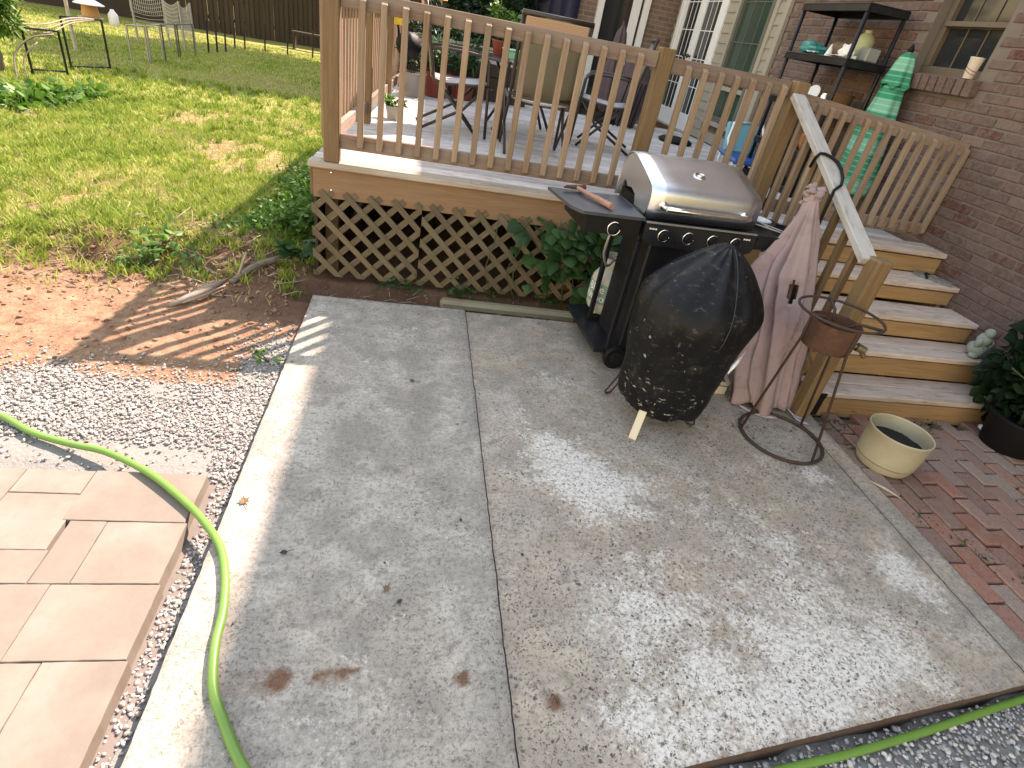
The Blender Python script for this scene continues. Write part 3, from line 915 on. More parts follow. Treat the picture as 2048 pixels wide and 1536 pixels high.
for _ in range(500):
    x, y = random.uniform(-.6, 2.2), random.uniform(3.46, 3.76)
    s = .005 + .012 * random.random() ** 2
    P_.append((x, y, gz(x, y) + s * .2)); Z_.append(s)
stones('soil_clods', P_, Z_, M['clod'], 'loose red soil clods over the dug ground', 'soil')
# ---------------------------------------------------------------- wooden deck
DZ = 0.745
def lx(y): return -0.565 + 0.060 * (y - 3.84)        # line of the left railing
deck = thing('wooden_deck', (1.5, 3.75, 0), 'weathered raised wooden deck with slatted railings and lattice skirt', 'deck')
# deck boards, front one is the nosing
y = 3.755
first = True
while y < 8.6:
    w = 0.138
    if first:
        xr = 3.825
        xr_ = 2.30
    x0 = lx(y + w / 2) - 0.105 + random.uniform(-.006, .006)
    if first:
        plank('deck_board', (x0, y + w / 2, DZ - .0175), (2.30, y + w / 2, DZ - .0175), w, .035, M['nosing'], deck, ch=.006)
        plank('deck_board', (2.304, y + w / 2, DZ - .0175), (3.825, y + w / 2, DZ - .0175), w, .035, M['tread'], deck, ch=.005)
    else:
        plank('deck_board', (x0, y + w / 2, DZ - .0175 + random.uniform(-.0015, .0015)), (3.825, y + w / 2, DZ - .0175), w, .035, M['deckboard'], deck, ch=.004)
    first = False
    y += w + 0.006
# rim boards and joists
plank('rim_board', (-0.645, 3.806, .617), (2.33, 3.806, .617), .19, .038, M['fascia'], deck, (0, -1, 0), .003)
plank('rim_board', (-0.652, 3.83, .617), (lx(8.55) - .085, 8.55, .617), .19, .038, M['fascia'], deck, (-1, 0, 0), .003)
for jx in (0.2, 0.9, 1.6, 2.25, 3.0):
    plank('joist', (jx, 3.83, .617), (jx, 8.5, .617), .185, .038, M['post'], deck, (1, 0, 0))
for px_, py_ in ((-0.56, 4.02), (1.2, 4.1), (2.2, 4.1)):
    plank('support_post', (px_, py_, -.1), (px_, py_, .52), .089, .089, M['post'], deck, (0, -1, 0))
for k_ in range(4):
    plank('added_shade_board', (-.64, 3.84, .06 + .145 * k_), (lx(8.5) - .07, 8.5, .06 + .145 * k_), .142, .02, M['fence'], deck, (-1, 0, 0))  # boards added on the unseen left side to keep light out below
# screw heads on the rim board
for sx, sz in ((-0.535, .685), (-0.535, .575)):
    MB().lathe([(.0075, 0), (.009, .003), (.006, .006)], 10, (sx, 3.787, sz), (0, -1, 0)).build('screw_head', M['chrome'], deck, (sx, 3.787, sz), True)
for sx in (-.6, -.1, .35, .8, 1.25, 1.7, 2.1):
    for dy in (.03, .10):
        MB().lathe([(.0045, 0), (.004, .0012)], 8, (sx, 3.755 + dy, DZ - .0002), (0, 0, 1)).build('screw_head', M['darkrust'], deck, (sx, 3.755 + dy, DZ))

def railing(a, b, xs, side, z_top, z_bot, mat_r, name='railing', drop=0.0, btop=.025, bbot=.012, bw=.036):
    """rail pair from a to b with balusters fixed to one face; drop lowers the far end of the top rail"""
    a, b = Vector(a), Vector(b)
    L = (b - a).length
    q = frame(b - a, (0, 0, 1)).to_quaternion()
    sl = -drop / L
    o = None
    for zc in (z_top - .0445, z_bot + .0445):
        k = sl if zc > 1 else sl * .12
        v, f = chbox(L, .038, .089, .004)
        v = [(x + L / 2, yy, z + zc - DZ + k * (x + L / 2)) for x, yy, z in v]
        me = mesh_from('top_rail' if o is None else 'bottom_rail', v, f, mat_r)
        if o is None:
            o = put('railing', me, deck, (a.x, a.y, DZ), q)
        else:
            br = bpy.data.objects.new('bottom_rail', me)
            COL.objects.link(br)
            br.parent = o
    rq = frame((0, 0, 1), (0, side, 0)).to_quaternion()
    for s in xs:
        h0, h1 = z_bot + bbot - DZ + sl * .12 * s, z_top - btop - DZ + sl * s
        key = ('bal', round(h1 - h0, 2), bw)
        if key not in MESHES:
            v, f = chbox(h1 - h0, bw, bw, .0035)
            Lb = (h1 - h0) / 2
            # bevelled ends on the outer face
            v = [((x + .014 if x < 0 else x - .014) if z > bw * .3 else x, yy, z) for x, yy, z in v]
            MESHES[key] = mesh_from('baluster', v, f, M['baluster'])
        c = bpy.data.objects.new('baluster', MESHES[key])
        COL.objects.link(c)
        c.parent = o
        c.location = (s, side * (.019 + bw / 2 + .0005), (h0 + h1) / 2)
        c.rotation_mode = 'QUATERNION'
        c.rotation_quaternion = rq
    return o
RY = 3.838
railing((-.488, RY, 0), (1.392, RY, 0), [(-.364 + .117 * i) + .488 for i in range(15)], -1, 1.665, .828, M['rail'])
railing((1.486, RY, 0), (2.318, RY, 0), [(1.597 + .1115 * i) - 1.486 for i in range(7)], -1, 1.648, .828, M['rail'])
# gate-like section across the head of the stairs
railing((2.412, RY, 0), (3.83, RY, 0), [.058 + .0955 * i for i in range(15)], -1, 1.60, .832, M['rail'], drop=.11, btop=.03, bw=.034)
# left side, back to front
ys = [3.885, 5.30, 5.39, 6.74, 6.83, 8.3]
for k in range(3):
    p0, p1 = ys[2 * k], ys[2 * k + 1]
    n = int((p1 - p0) / .12)
    railing((lx(p0), p0, 0), (lx(p1), p1, 0), [.06 + .118 * i for i in range(n)], 1, 1.655, .828, M['rail'])
for (px_, py_, h) in ((-.535, 3.838, 1.72), (lx(5.345), 5.345, 1.69), (lx(6.785), 6.785, 1.69), (lx(8.345), 8.345, 1.69)):
    plank('railing_post', (px_, py_, DZ if py_ < 4 else DZ), (px_, py_, h), .095, .095, M['post'], deck, (0, -1, 0), .006)
plank('railing_post', (1.439, 3.842, DZ), (1.439, 3.842, 1.69), .092, .092, M['post'], deck, (0, -1, 0), .006)
plank('railing_post', (2.365, 3.80, -.05), (2.365, 3.80, 1.655), .092, .092, M['post'], deck, (0, -1, 0), .006)
plank('railing_post', (2.365, 3.895, DZ), (2.365, 3.895, 1.62), .088, .092, M['post'], deck, (0, -1, 0), .006)

# lattice skirt: two crossing layers of slats, clipped to two panels
def lattice(x0, x1, z0, z1, yf_, yb_):
    pitch, hw, th = .1525, .019, .007
    def clip_half(poly, nx, nz_, d):
        out = []
        for k in range(len(poly)):
            a, b = poly[k], poly[(k + 1) % len(poly)]
            da, db = a[0] * nx + a[1] * nz_ - d, b[0] * nx + b[1] * nz_ - d
            if da >= 0: out.append(a)
            if (da >= 0) != (db >= 0):
                t = da / (da - db)
                out.append((a[0] + (b[0] - a[0]) * t, a[1] + (b[1] - a[1]) * t))
        return out
    q2 = math.sqrt(.5)
    for yy, dirn in ((yf_, 1), (yb_, -1)):
        c = x0 - 1.2 + (.03 if dirn > 0 else .105)
        while c < x1 + 1.2:
            d = Vector((dirn * q2, -q2))
            n = Vector((-d.y, d.x))
            a = Vector((c, z1)); b = a + d * ((z1 - z0 + .06) / q2)
            quad = [a + n * hw, b + n * hw, b - n * hw, a - n * hw]
            poly = [(p.x, p.y) for p in quad]
            for h in ((1, 0, x0), (-1, 0, -x1), (0, 1, z0)):
                poly = clip_half(poly, *h)
                if len(poly) < 3: break
            if len(poly) >= 3 and max(p[0] for p in poly) - min(p[0] for p in poly) > .03:
                cx = sum(p[0] for p in poly) / len(poly); cz = sum(p[1] for p in poly) / len(poly)
                rot = frame(Vector((d.x, 0, d.y)), (0, -1, 0))
                inv = rot.transposed()
                loc = Vector((cx, yy + random.uniform(-.0008, .0008), cz))
                v = [inv @ Vector((p[0] - cx, 0, p[1] - cz)) for p in poly]
                off = inv @ Vector((0, th / 2, 0))
                nn_ = len(v)
                vs = [p - off for p in v] + [p + off for p in v]
                fs = [tuple(range(nn_)), tuple(range(nn_, 2 * nn_))[::-1]] + [(k, nn_ + k, nn_ + (k + 1) % nn_, (k + 1) % nn_) for k in range(nn_)]
                put('lattice_slat', mesh_from('lattice_slat', vs, fs, M['lattice']), deck, loc, rot.to_quaternion())
            c += pitch
lattice(-.655, .045, -.01, .565, 3.776, 3.7835)
lattice(.049, 2.30, -.01, .565, 3.776, 3.7835)

# ---------------------------------------------------------------- stairs
SX0, SX1 = 2.405, 3.835
stairs = thing('staircase', (3.1, 2.5, 0), 'five-step wooden staircase climbing from brick paving to the deck', 'stairs')
FY = [2.49, 2.735, 2.985, 3.262, 3.50]
TZ = [.145, .322, .476, .622, .785]
for k in range(5):
    y0, z = FY[k], TZ[k]
    bw = .127 if k < 4 else .123
    for j in range(2):
        yc = y0 + bw / 2 + j * (bw + .006)
        plank('tread', (SX0 - .03 + random.uniform(-.004, .004), yc, z - .0175 + random.uniform(-.0012, .0012)), (SX1, yc, z - .0175), bw, .035, M['tread'], stairs, ch=.006)
    zb = (TZ[k - 1] if k else -.045) + .004
    zt = z - .035 - (.012 if k else .014)
    plank('riser', (SX0, y0 + .035, (zb + zt) / 2), (SX1 - .005, y0 + .035, (zb + zt) / 2), zt - zb, .028, M['riser'], stairs, (0, -1, 0), .003)
# saw-tooth stringers
for sx in (SX0 + .03, 3.1, SX1 - .04):
    poly = [(0, 2.51, -.05), (0, 3.76, -.05), (0, 3.76, .70)]
    for k in (4, 3, 2, 1, 0):
        poly += [(0, FY[k] + .05, TZ[k] - .037), (0, FY[k] + .05, (TZ[k - 1] - .037) if k else -.05)]
    m = MB().prism([Vector(p) for p in poly], (sx - .019, 0, 0), (sx + .019, 0, 0))
    m.build('stringer', M['riser'], stairs, (sx, 3.0, 0))
plank('newel_post', (2.335, 2.462, -.06), (2.335, 2.462, .975), .094, .094, M['post'], stairs, (0, -1, 0), .010)
HA, HB = Vector((2.345, 3.75, 1.572)), Vector((2.295, 2.49, .945))
plank('handrail', HA, HB, .089, .040, M['handrail'], stairs, (0, 0, 1), .004)
hd = HB - HA
for t in np.linspace(.12, .9, 8):
    p = HA + hd * float(t)
    zs = max(.2, p.z - .78 + .06)
    plank('stair_baluster', (p.x + .012, p.y, p.z - .78), (p.x + .012, p.y, p.z - .022), .036, .036, M['baluster'] if t < .5 else M['post'], stairs, (0, -1, 0), .003)
plank('lower_rail', HA + Vector((.012, 0, -.70)) + hd * .08, HB + Vector((.012, 0, -.70)) - hd * .02, .038, .085, M['post'], stairs, (0, 0, 1), .003)
for t in np.linspace(.06, .95, 10):
    p = HA + hd * float(t)
    for s_ in (-.022, .025):
        if random.random() < .7:
            c_ = p + Vector((s_, 0, .0202))
            MB().lathe([(.0055, 0), (.005, .0012)], 8, c_, (0, -.45, .9)).build('screw_hole', M['blackmatte'], stairs, c_)
MB().box((2.437, 2.470, .07), (.055, .006, .15)).box((2.437, 2.4665, .135), (.06, .004, .03)).build('metal_bracket', M['blackmatte'], stairs, (2.437, 2.47, .07))
# ---------------------------------------------------------------- house
WX = 3.85
house = thing('brick_house', (WX, 5.0, 0), 'brown brick house wall with siding bay, windows and white doors', 'house')
def procbrick(name):
    N = NT(name)
    v = N.coord('Object')
    sp = N.n('ShaderNodeSeparateXYZ'); N.nt.links.new(v, sp.inputs[0])
    cb = N.n('ShaderNodeCombineXYZ')
    N.nt.links.new(N.math('ADD', sp.outputs['X'], sp.outputs['Y']), cb.inputs[0])
    N.nt.links.new(sp.outputs['Z'], cb.inputs[1])
    b = N.n('ShaderNodeTexBrick')
    N.nt.links.new(cb.outputs[0], b.inputs['Vector'])
    b.inputs['Scale'].default_value = 1.0
    b.inputs['Brick Width'].default_value = .203
    b.inputs['Row Height'].default_value = .0677
    b.inputs['Mortar Size'].default_value = .007
    b.inputs['Color1'].default_value = (.20, .13, .105, 1)
    b.inputs['Color2'].default_value = (.12, .075, .06, 1)
    b.inputs['Mortar'].default_value = (.25, .215, .185, 1)
    c = N.mix(N.math('MULTIPLY', N.noise(v, 9, 6, .7), .6), b.outputs['Color'], (.235, .19, .165))
    N.bump(N.math('SUBTRACT', N.noise(v, 50, 4), N.math('MULTIPLY', b.outputs['Fac'], 1.5)), .5, .008)
    return N.done(c, .92, 0, .2)
M['farbrick'] = procbrick('house_brick_far')

# mortar core of the near wall with a window opening (Y 4.09..4.73, Z 1.87..3.0)
WY0, WY1, WZ0, WZ1 = 4.07, 4.75, 1.875, 3.05
wall = MB()
for (y0, y1, z0, z1) in ((-1.5, WY0, -.3, 3.4), (WY1, 6.86, -.3, 3.4), (WY0, WY1, -.3, WZ0), (WY0, WY1, WZ1, 3.4)):
    wall.box((WX + .102, (y0 + y1) / 2, (z0 + z1) / 2), (.22, y1 - y0, z1 - z0))
wall = wall.build('wall', M['mortar'], house, (WX, 4, 0))
up_ = MB().box((WX + .125, 4.4, 4.80), (.23, 11.8, 2.80)).box((WX + .115, 8.55, 1.6), (.19, 3.36, 3.7))
up_.build('wall', M['farbrick'], house, (WX, 4, 3.4))
# near bricks: each its own piece, largest in the picture first
bmesh = []
for k in range(7):
    v, f = chbox(.030, .196, .0585, .005)
    v = [(x + (.006 * mn.noise(Vector((y * 30, z * 40, k * 5.3))) if x < 0 else 0), y + .006 * mn.noise(Vector((z * 50, k * 2.7, y * 20))), z + .006 * mn.noise(Vector((y * 25, k * 3.3, 1)))) for x, y, z in v]
    bmesh.append(mesh_from('brick', v, f, M['wallbrick']))
cells = []
row = 0
z = -.02
while z < 2.62:
    zc = z + .0335
    off = .1015 if row % 2 else 0.0
    y = 1.30 + off
    while y < 6.78:
        yc = y + .1015
        inwin = (yc + .09 > WY0 and yc - .09 < WY1 and zc + .03 > WZ0 - .11)
        if not inwin:
            d = math.sqrt(WX ** 2 + yc ** 2 + (1.65 - zc) ** 2)
            fore = WX / d
            cells.append((fore / (d * d), yc, zc))
        y += .203
    z += .0677
    row += 1
cells.sort(reverse=True)
seen = [c for c in cells if 2.35 < c[1] < 6.0 and not (c[2] < .12 + max(0, (c[1] - 2.45) * .6) - .05)]
near = set((c[1], c[2]) for c in seen[:300])
rest = MB()
for (_, yc, zc) in cells:
    jx = WX + .0005 + random.uniform(-.003, .002)
    if (yc, zc) in near:
        o = put('brick', random.choice(bmesh), wall, (jx, yc + random.uniform(-.002, .002), zc + random.uniform(-.0015, .0015)))
        o.rotation_euler = (random.uniform(-.008, .008), 0, random.uniform(-.01, .01))
    else:
        me = random.choice(bmesh)
        b0 = Vector((jx, yc, zc))
        rest.add([Vector(v.co) + b0 for v in me.vertices], [tuple(p.vertices) for p in me.polygons])
tag(rest.build('bricks', M['wallbrick'], wall, (WX, 4, 0)), kind='stuff')
# brick-on-edge sill
for i in range(9):
    yc = WY0 - .02 + i * .0855
    o = MB().box((WX - .022, yc, WZ0 - .058), (.11, .072, .105), None, .004).build('sill_brick', M['wallbrick'], wall, (WX - .022, yc, WZ0 - .058))
    o.rotation_euler = (0, -.12 + random.uniform(-.02, .02), random.uniform(-.02, .02))
M['darktrim'] = plain('dark_trim', (.10, .105, .09), .6)
# near window
def window(parent, x, y0, y1, z0, z1, rows, cols, matf, matg, fw=.05, name='window'):
    fr = MB()
    fr.box((x, (y0 + y1) / 2, z0 + fw / 2), (.06, y1 - y0, fw), None, .003).box((x, (y0 + y1) / 2, z1 - fw / 2), (.06, y1 - y0, fw), None, .003)
    fr.box((x, y0 + fw / 2, (z0 + z1) / 2), (.06, fw, z1 - z0 - 2 * fw), None, .003).box((x, y1 - fw / 2, (z0 + z1) / 2), (.06, fw, z1 - z0 - 2 * fw), None, .003)
    w = fr.build(name, matf, parent, (x, (y0 + y1) / 2, z0))
    MB().box((x + .018, (y0 + y1) / 2, (z0 + z1) / 2), (.006, y1 - y0 - 2 * fw + .01, z1 - z0 - 2 * fw + .01)).build('pane', matg, w)
    for c in range(1, cols):
        yc = y0 + fw + (y1 - y0 - 2 * fw) * c / cols
        MB().box((x + .011, yc, (z0 + z1) / 2), (.006, .010, z1 - z0 - 2 * fw)).build('muntin', matf, w)
    for r in range(1, rows):
        zc = z0 + fw + (z1 - z0 - 2 * fw) * r / rows
        MB().box((x + .0095, (y0 + y1) / 2, zc), (.006, y1 - y0 - 2 * fw, .010)).build('muntin', matf, w)
    return w
window(house, WX + .10, WY0 + .005, WY1 - .005, WZ0 + .002, WZ1 - .002, 4, 3, M['brownframe'], M['glass'], .055)
MB().box((WX + .07, (WY0 + WY1) / 2, WZ0 + .34), (.035, WY1 - WY0 - .1, .035), None, .003).build('meeting_rail', M['brownframe'], house)
# shadow-line sealant along the siding corner, then the siding bay
SY0, SY1 = 6.87, 10.15
SXF = WX - .02
trimc = MB().box((SXF - .012, SY0 + .045, 1.6), (.05, .09, 2.6), None, .004).build('corner_trim', M['trim'], house)
# openings in the siding: window Y 7.2..8.02 Z 1.02..2.9 ; door Y 8.48..9.92 Z .745..2.9
zz = .76
while zz < 2.85:
    h = .115
    segs = [(SY0 + .09, SY1)]
    cut = []
    if zz + h > .98: cut.append((7.12, 8.10))
    cut.append((8.40, 10.02))
    out = []
    for (a, b) in segs:
        cur = a
        for (c, d) in sorted(cut):
            if c > cur: out.append((cur, c))
            cur = max(cur, d)
        if cur < b: out.append((cur, b))
    for (a, b) in out:
        L = b - a
        poly = [Vector((-.004, 0, 0)), Vector((-.020, 0, 0)), Vector((-.006, 0, h + .012)), Vector((0.004, 0, h + .012))]
        m = MB().prism([p + Vector((SXF, 0, zz)) for p in poly], (0, a, 0), (0, b, 0))
        m.build('siding_board', M['siding'], house, (SXF, (a + b) / 2, zz))
    zz += h
fw_ = window(house, SXF - .012, 7.19, 8.03, 1.03, 2.85, 4, 3, M['darktrim'], M['glassgreen'], .06)
for (a, b, c, d) in ((7.11, 7.19, .97, 2.9), (8.03, 8.11, .97, 2.9)):
    MB().box((SXF - .016, (a + b) / 2, (c + d) / 2), (.035, b - a, d - c), None, .004).build('window_casing', M['trim'], house)
MB().box((SXF - .026, 7.61, 1.0), (.06, 1.02, .055), None, .005).build('window_sill', M['trim'], house)
MB().box((SXF - .02, 7.61, 1.42), (.045, .74, .05), None, .004).build('meeting_rail', M['trim'], house)
# french doors: two leaves with grids of panes
for (a, b) in ((8.50, 9.19), (9.20, 9.90)):
    x = SXF - .012
    st, z0, z1, zb = .10, .765, 2.85, .98
    fr = MB()
    fr.box((x, a + st / 2, (z0 + z1) / 2), (.045, st, z1 - z0), None, .003).box((x, b - st / 2, (z0 + z1) / 2), (.045, st, z1 - z0), None, .003)
    fr.box((x, (a + b) / 2, (z0 + zb) / 2), (.042, b - a - 2 * st, zb - z0)).box((x, (a + b) / 2, z1 - .06), (.042, b - a - 2 * st, .12))
    leaf = fr.build('french_door', M['doorwhite'], house, (x, (a + b) / 2, z0))
    MB().box((x + .008, (a + b) / 2, (zb + z1 - .12) / 2), (.008, b - a - 2 * st + .01, z1 - .12 - zb + .01)).build('pane', M['glass'], leaf)
    for c in (1, 2):
        yc = a + st + (b - a - 2 * st) * c / 3
        MB().box((x + .001, yc, (zb + z1 - .12) / 2), (.006, .009, z1 - .12 - zb)).build('muntin', M['doorwhite'], leaf)
    for r in range(1, 5):
        zc = zb + (z1 - .12 - zb) * r / 5
        MB().box((x + .0, (a + b) / 2, zc), (.006, b - a - 2 * st, .011)).build('muntin', M['doorwhite'], leaf)
    MB().lathe([(.012, 0), (.012, .03), (.026, .035), (.028, .055), (.016, .065)], 12, (x - .022, b - .06 if a < 9 else a + .06, 1.7), (-1, 0, 0)).build('door_knob', M['bronze'], leaf, None, True)
for (a, b) in ((8.40, 8.50), (9.90, 10.02)):
    MB().box((SXF - .018, (a + b) / 2, 1.83), (.05, b - a - .004, 2.14), None, .004).build('door_casing', M['doorwhite'], house)
MB().box((SXF - .05, 9.2, .756), (.11, 1.62, .02), None, .003).build('door_threshold', M['trim'], house)
# eaves
MB().box((WX + 1.2, 4.9, 6.265), (3.3, 14.6, .12)).build('eave', M['trim'], house, (WX, 5, 6.4))
roof = MB().prism([Vector((WX - .47, 0, 6.33)), Vector((WX + 6, 0, 9.6)), Vector((WX + 6, 0, 6.33))], (0, -2.4, 0), (0, 12.2, 0))
roof.build('roof', plain('roof_shingle', (.09, .085, .08), .95, 0, .3, 20, .5), house, (WX, 5, 6.5))
MB().box((WX + 3.13, 4.9, 2.95), (5.8, 12.6, 6.48)).build('house_body', M['farbrick'], house, (WX, 5, 0))
# rear wing facing the deck with a white-framed doorway
wing = thing('house_wing', (2.6, 10.4, 0), 'brick rear wing of the house with white-framed dark doorway', 'house')
DY = 10.38
MB().box((1.95, DY + .12, 1.5), (1.3, .2, 3.4)).box((3.66, DY + .12, 1.5), (.50, .2, 3.4)).box((2.98, DY + .12, 2.98), (.86, .2, .44)).build('wall', M['farbrick'], wing, (2.6, DY, 0))
MB().box((2.7, DY + 2.6, 1.6), (2.7, 4.6, 3.2)).build('wall', M['farbrick'], wing, (2.6, DY + 2, 0))
MB().box((2.62, DY - .01, 1.75), (.10, .08, 2.0), None, .004).box((3.36, DY - .01, 1.75), (.10, .08, 2.0), None, .004).box((2.99, DY - .01, 2.79), (.84, .08, .1), None, .004).build('door_frame', M['doorwhite'], wing, (2.99, DY, .75))
dr = MB().box((2.99, DY + .02, 1.74), (.64, .04, 1.98), None, .003).build('door', M['glass'], wing, (2.99, DY, .75))
MB().box((3.2, DY - .006, 1.74), (.14, .02, 1.98), None, .003).build('door_stile', M['doorwhite'], dr)
MB().box((2.5, DY + 1.9, 3.2), (3.2, 4.6, .14)).build('roof', M['trim'], wing, (2.6, DY + 2, 3.2))
tarp = MB()
n_ = 14
for i in range(n_ + 1):
    for j in range(5):
        tarp.v.append(Vector((1.50 + .78 * i / n_, DY - .06 + .03 * math.sin(i * 1.9 + j * .4), 1.0 + 1.7 * j / 4)))
for i in range(n_):
    for j in range(4):
        a = i * 5 + j
        tarp.f.append((a, a + 5, a + 6, a + 1))
ob = tarp.build('blue_curtain', M['navy'], None, (1.9, DY - .06, 1.0), True)
md = ob.modifiers.new('thick', 'SOLIDIFY'); md.thickness = .008
tag(ob, 'dark navy curtain hanging on the rear brick wing', 'curtain')
# ---------------------------------------------------------------- gas grill
def arc(c, r, a0, a1, n, ax=(1, 0, 0), ay=(0, 1, 0)):
    c, ax, ay = Vector(c), Vector(ax), Vector(ay)
    return [c + ax * (r * math.cos(a0 + (a1 - a0) * i / n)) + ay * (r * math.sin(a0 + (a1 - a0) * i / n)) for i in range(n + 1)]

def build_grill():
    g = thing('gas_grill', (1.47, 3.0, 0), 'black gas grill with dented stainless lid and four knobs beside the deck', 'grill')
    X0, X1 = 1.155, 1.80
    prof = [(2.806, .938), (2.800, .99), (2.798, 1.055), (2.804, 1.078), (2.820, 1.094), (2.85, 1.107), (2.93, 1.133), (3.02, 1.162), (3.10, 1.186), (3.16, 1.192), (3.215, 1.172), (3.25, 1.12), (3.27, 1.03), (3.27, .938)]
    lid = MB()
    n = len(prof)
    nxs = 9
    for i in range(nxs):
        t = i / (nxs - 1)
        x = X0 + (X1 - X0) * t
        e = .012 if i in (0, nxs - 1) else 0
        for (y, z) in prof:
            lid.v.append(Vector((x, y + e * .4, z - e * .6 + .0022 * math.sin(t * 7 + y * 9))))
    for i in range(nxs - 1):
        for j in range(n - 1):
            a = i * n + j
            lid.f.append((a, a + 1, a + n + 1, a + n))
    lid_o = lid.build('lid', M['steel'], g, (1.47, 3.03, .94), True, 35)
    md = lid_o.modifiers.new('thick', 'SOLIDIFY'); md.thickness = .004; md.offset = -1
    # side panels, the left one with a rusted-out notch low at the back
    for s, x in ((0, X0 + .003), (1, X1 - .003)):
        poly = [Vector((0, y + (.012 if y < 2.9 else -.010), z - .010)) for (y, z) in prof[1:-1]]
        if s == 0:
            poly += [Vector((0, 3.255, .95)), Vector((0, 3.225, 1.0)), Vector((0, 3.205, .985)), Vector((0, 3.18, 1.035)), Vector((0, 3.15, 1.03)), Vector((0, 3.13, 1.012)), Vector((0, 3.06, 1.02)), Vector((0, 3.0, 1.00)), Vector((0, 2.975, .95)), Vector((0, 2.83, .94))]
        else:
            poly += [Vector((0, 3.26, .94)), Vector((0, 2.825, .94))]
        MB().prism(poly, (x - .002, 0, 0), (x + .002, 0, 0)).build('side_panel', M['steel'], lid_o)
    # handle
    hz, hy = 1.005, 2.738
    h = MB().tube([(1.235, hy + .006, hz), (1.25, hy, hz), (1.35, hy - .003, hz), (1.475, hy - .004, hz), (1.60, hy - .003, hz), (1.70, hy, hz), (1.715, hy + .006, hz)], [.013, .0155, .0155, .0155, .0155, .0155, .013], 14)
    for x in (1.235, 1.715):
        h.tube([(x, hy, hz), (x, 2.80, hz)], [.012, .010], 12)
        h.lathe([(.024, 0), (.024, .005), (.019, .009)], 18, (x, 2.800, hz), (0, -1, 0))
    h.build('handle', M['chrome'], lid_o, None, True, 40)
    sl = Vector((0, .95, .40)).normalized()
    nrm = Vector((0, -.40, .91)).normalized()
    em = Vector((1.475, 2.955, 1.141))
    MB().tube([em + nrm * .004 + Vector((.034 * math.cos(a), 0, 0)) + sl * (.026 * math.sin(a)) for a in np.linspace(.5, 5.5, 22)], .0046, 8).tube([em + nrm * .004 + Vector((-.018, 0, 0)), em + nrm * .005 + Vector((.026, 0, 0)) - sl * .002], .0046, 8).build('emblem', M['chrome'], lid_o, None, True)
    MB().bar(em - sl * .052 + Vector((-.034, 0, 0)) + nrm * .003, em - sl * .052 + Vector((.075, 0, 0)) + nrm * .003, .014, .006, nrm).build('nameplate', M['chrome'], lid_o)
    MB().bar(em - sl * .063 + Vector((-.036, 0, 0)) + nrm * .0025, em - sl * .063 + Vector((.077, 0, 0)) + nrm * .0025, .006, .005, nrm).build('nameplate_shadow_gap', M['blackmatte'], lid_o)
    # firebox and interior
    fb = MB().box((1.4775, 3.04, .868), (.62, .41, .135), None, .008)
    fb.build('firebox', M['black'], g)
    MB().box((1.4775, 3.05, .96), (.60, .38, .05)).build('cooking_grate', M['blackmatte'], g)
    # control panel
    poly = [Vector((X0 - .005, 0, .925)), Vector((X0 - .005, 0, .85)), Vector((X0 + .012, 0, .826)), Vector((X0 + .05, 0, .812)), Vector((1.47, 0, .806)), Vector((X1 - .04, 0, .812)), Vector((X1 - .002, 0, .826)), Vector((X1 + .012, 0, .85)), Vector((X1 + .012, 0, .925))]
    cp = MB().prism([p + Vector((0, 2.765 - (p.z - .86) * -.12, 0)) for p in poly], (0, -.012, 0), (0, .06, 0))
    cpo = cp.build('control_panel', M['black'], g, (1.47, 2.77, .87))
    MB().box((1.478, 2.758, .927), (.655, .02, .005)).build('panel_edge', M['galv'], cpo)
    def knob(x, z, y, par, r=.027):
        k = MB().tube([(x + r * 1.12 * math.cos(a), y - .006, z + r * 1.12 * math.sin(a)) for a in np.linspace(.9, 6.2, 26)], 0.0045, 8)
        b = k.build('knob_bezel', M['chrome'], par, (x, y, z), True)
        MB().lathe([(r * .96, 0), (r * .94, .012), (r * .80, .022), (r * .70, .024)], 20, (x, y, z), (0, -1, 0)).box((x + .003, y - .026, z + .002), (.008, .012, r * 1.5), Matrix.Rotation(.6, 3, 'Y'), .002).build('knob', M['blackmatte'], par, (x, y, z), True, 35)
    for x in (1.262, 1.405, 1.550, 1.690): knob(x, .868, 2.752, cpo)
    MB().lathe([(.008, 0), (.007, .006)], 12, (1.335, 2.752, .842), (0, -1, 0)).build('igniter_button', M['blackmatte'], cpo)
    for x0, z0 in ((1.178, .897), (1.735, .897)):
        mk = MB()
        for i, w in enumerate((.010, .005, .008, .004, .008)):
            mk.box((x0 + i * .0085, 2.7512, z0 - i * .0002), (.0068, .0010, .006 if i % 2 else .009))
        mk.build('panel_lettering', M['paper'], cpo)
    # left side shelf with its own knob
    zt = .945
    poly = [Vector((.715, 3.16, 0)), Vector((.755, 2.83, 0)), Vector((.80, 2.755, 0)), Vector((1.14, 2.755, 0)), Vector((1.14, 3.16, 0))]
    sh = MB().prism(poly, (0, 0, zt - .016), (0, 0, zt))
    sho = sh.build('side_shelf', M['slate'], g, (.93, 2.95, zt))
    poly2 = [p + (Vector((.93, 2.96, 0)) - p) * .05 for p in poly]
    poly2 = [Vector((max(p.x, .83), p.y, 0)) for p in poly2]
    MB().prism(poly2, (0, 0, zt - .105), (0, 0, zt - .0165)).build('shelf_apron', M['blackmatte'], sho)
    knob(.985, .872, 2.765, sho, .030)
    # right side shelf
    poly = [Vector((1.815, 3.16, 0)), Vector((1.815, 2.755, 0)), Vector((2.09, 2.755, 0)), Vector((2.15, 2.83, 0)), Vector((2.15, 3.16, 0))]
    sr = MB().prism(poly, (0, 0, .905), (0, 0, .925)).build('side_shelf', M['black'], g, (1.98, 2.95, .92))
    MB().prism([p + (Vector((1.98, 2.96, 0)) - p) * .05 for p in poly], (0, 0, .845), (0, 0, .9045)).build('shelf_apron', M['black'], sr)
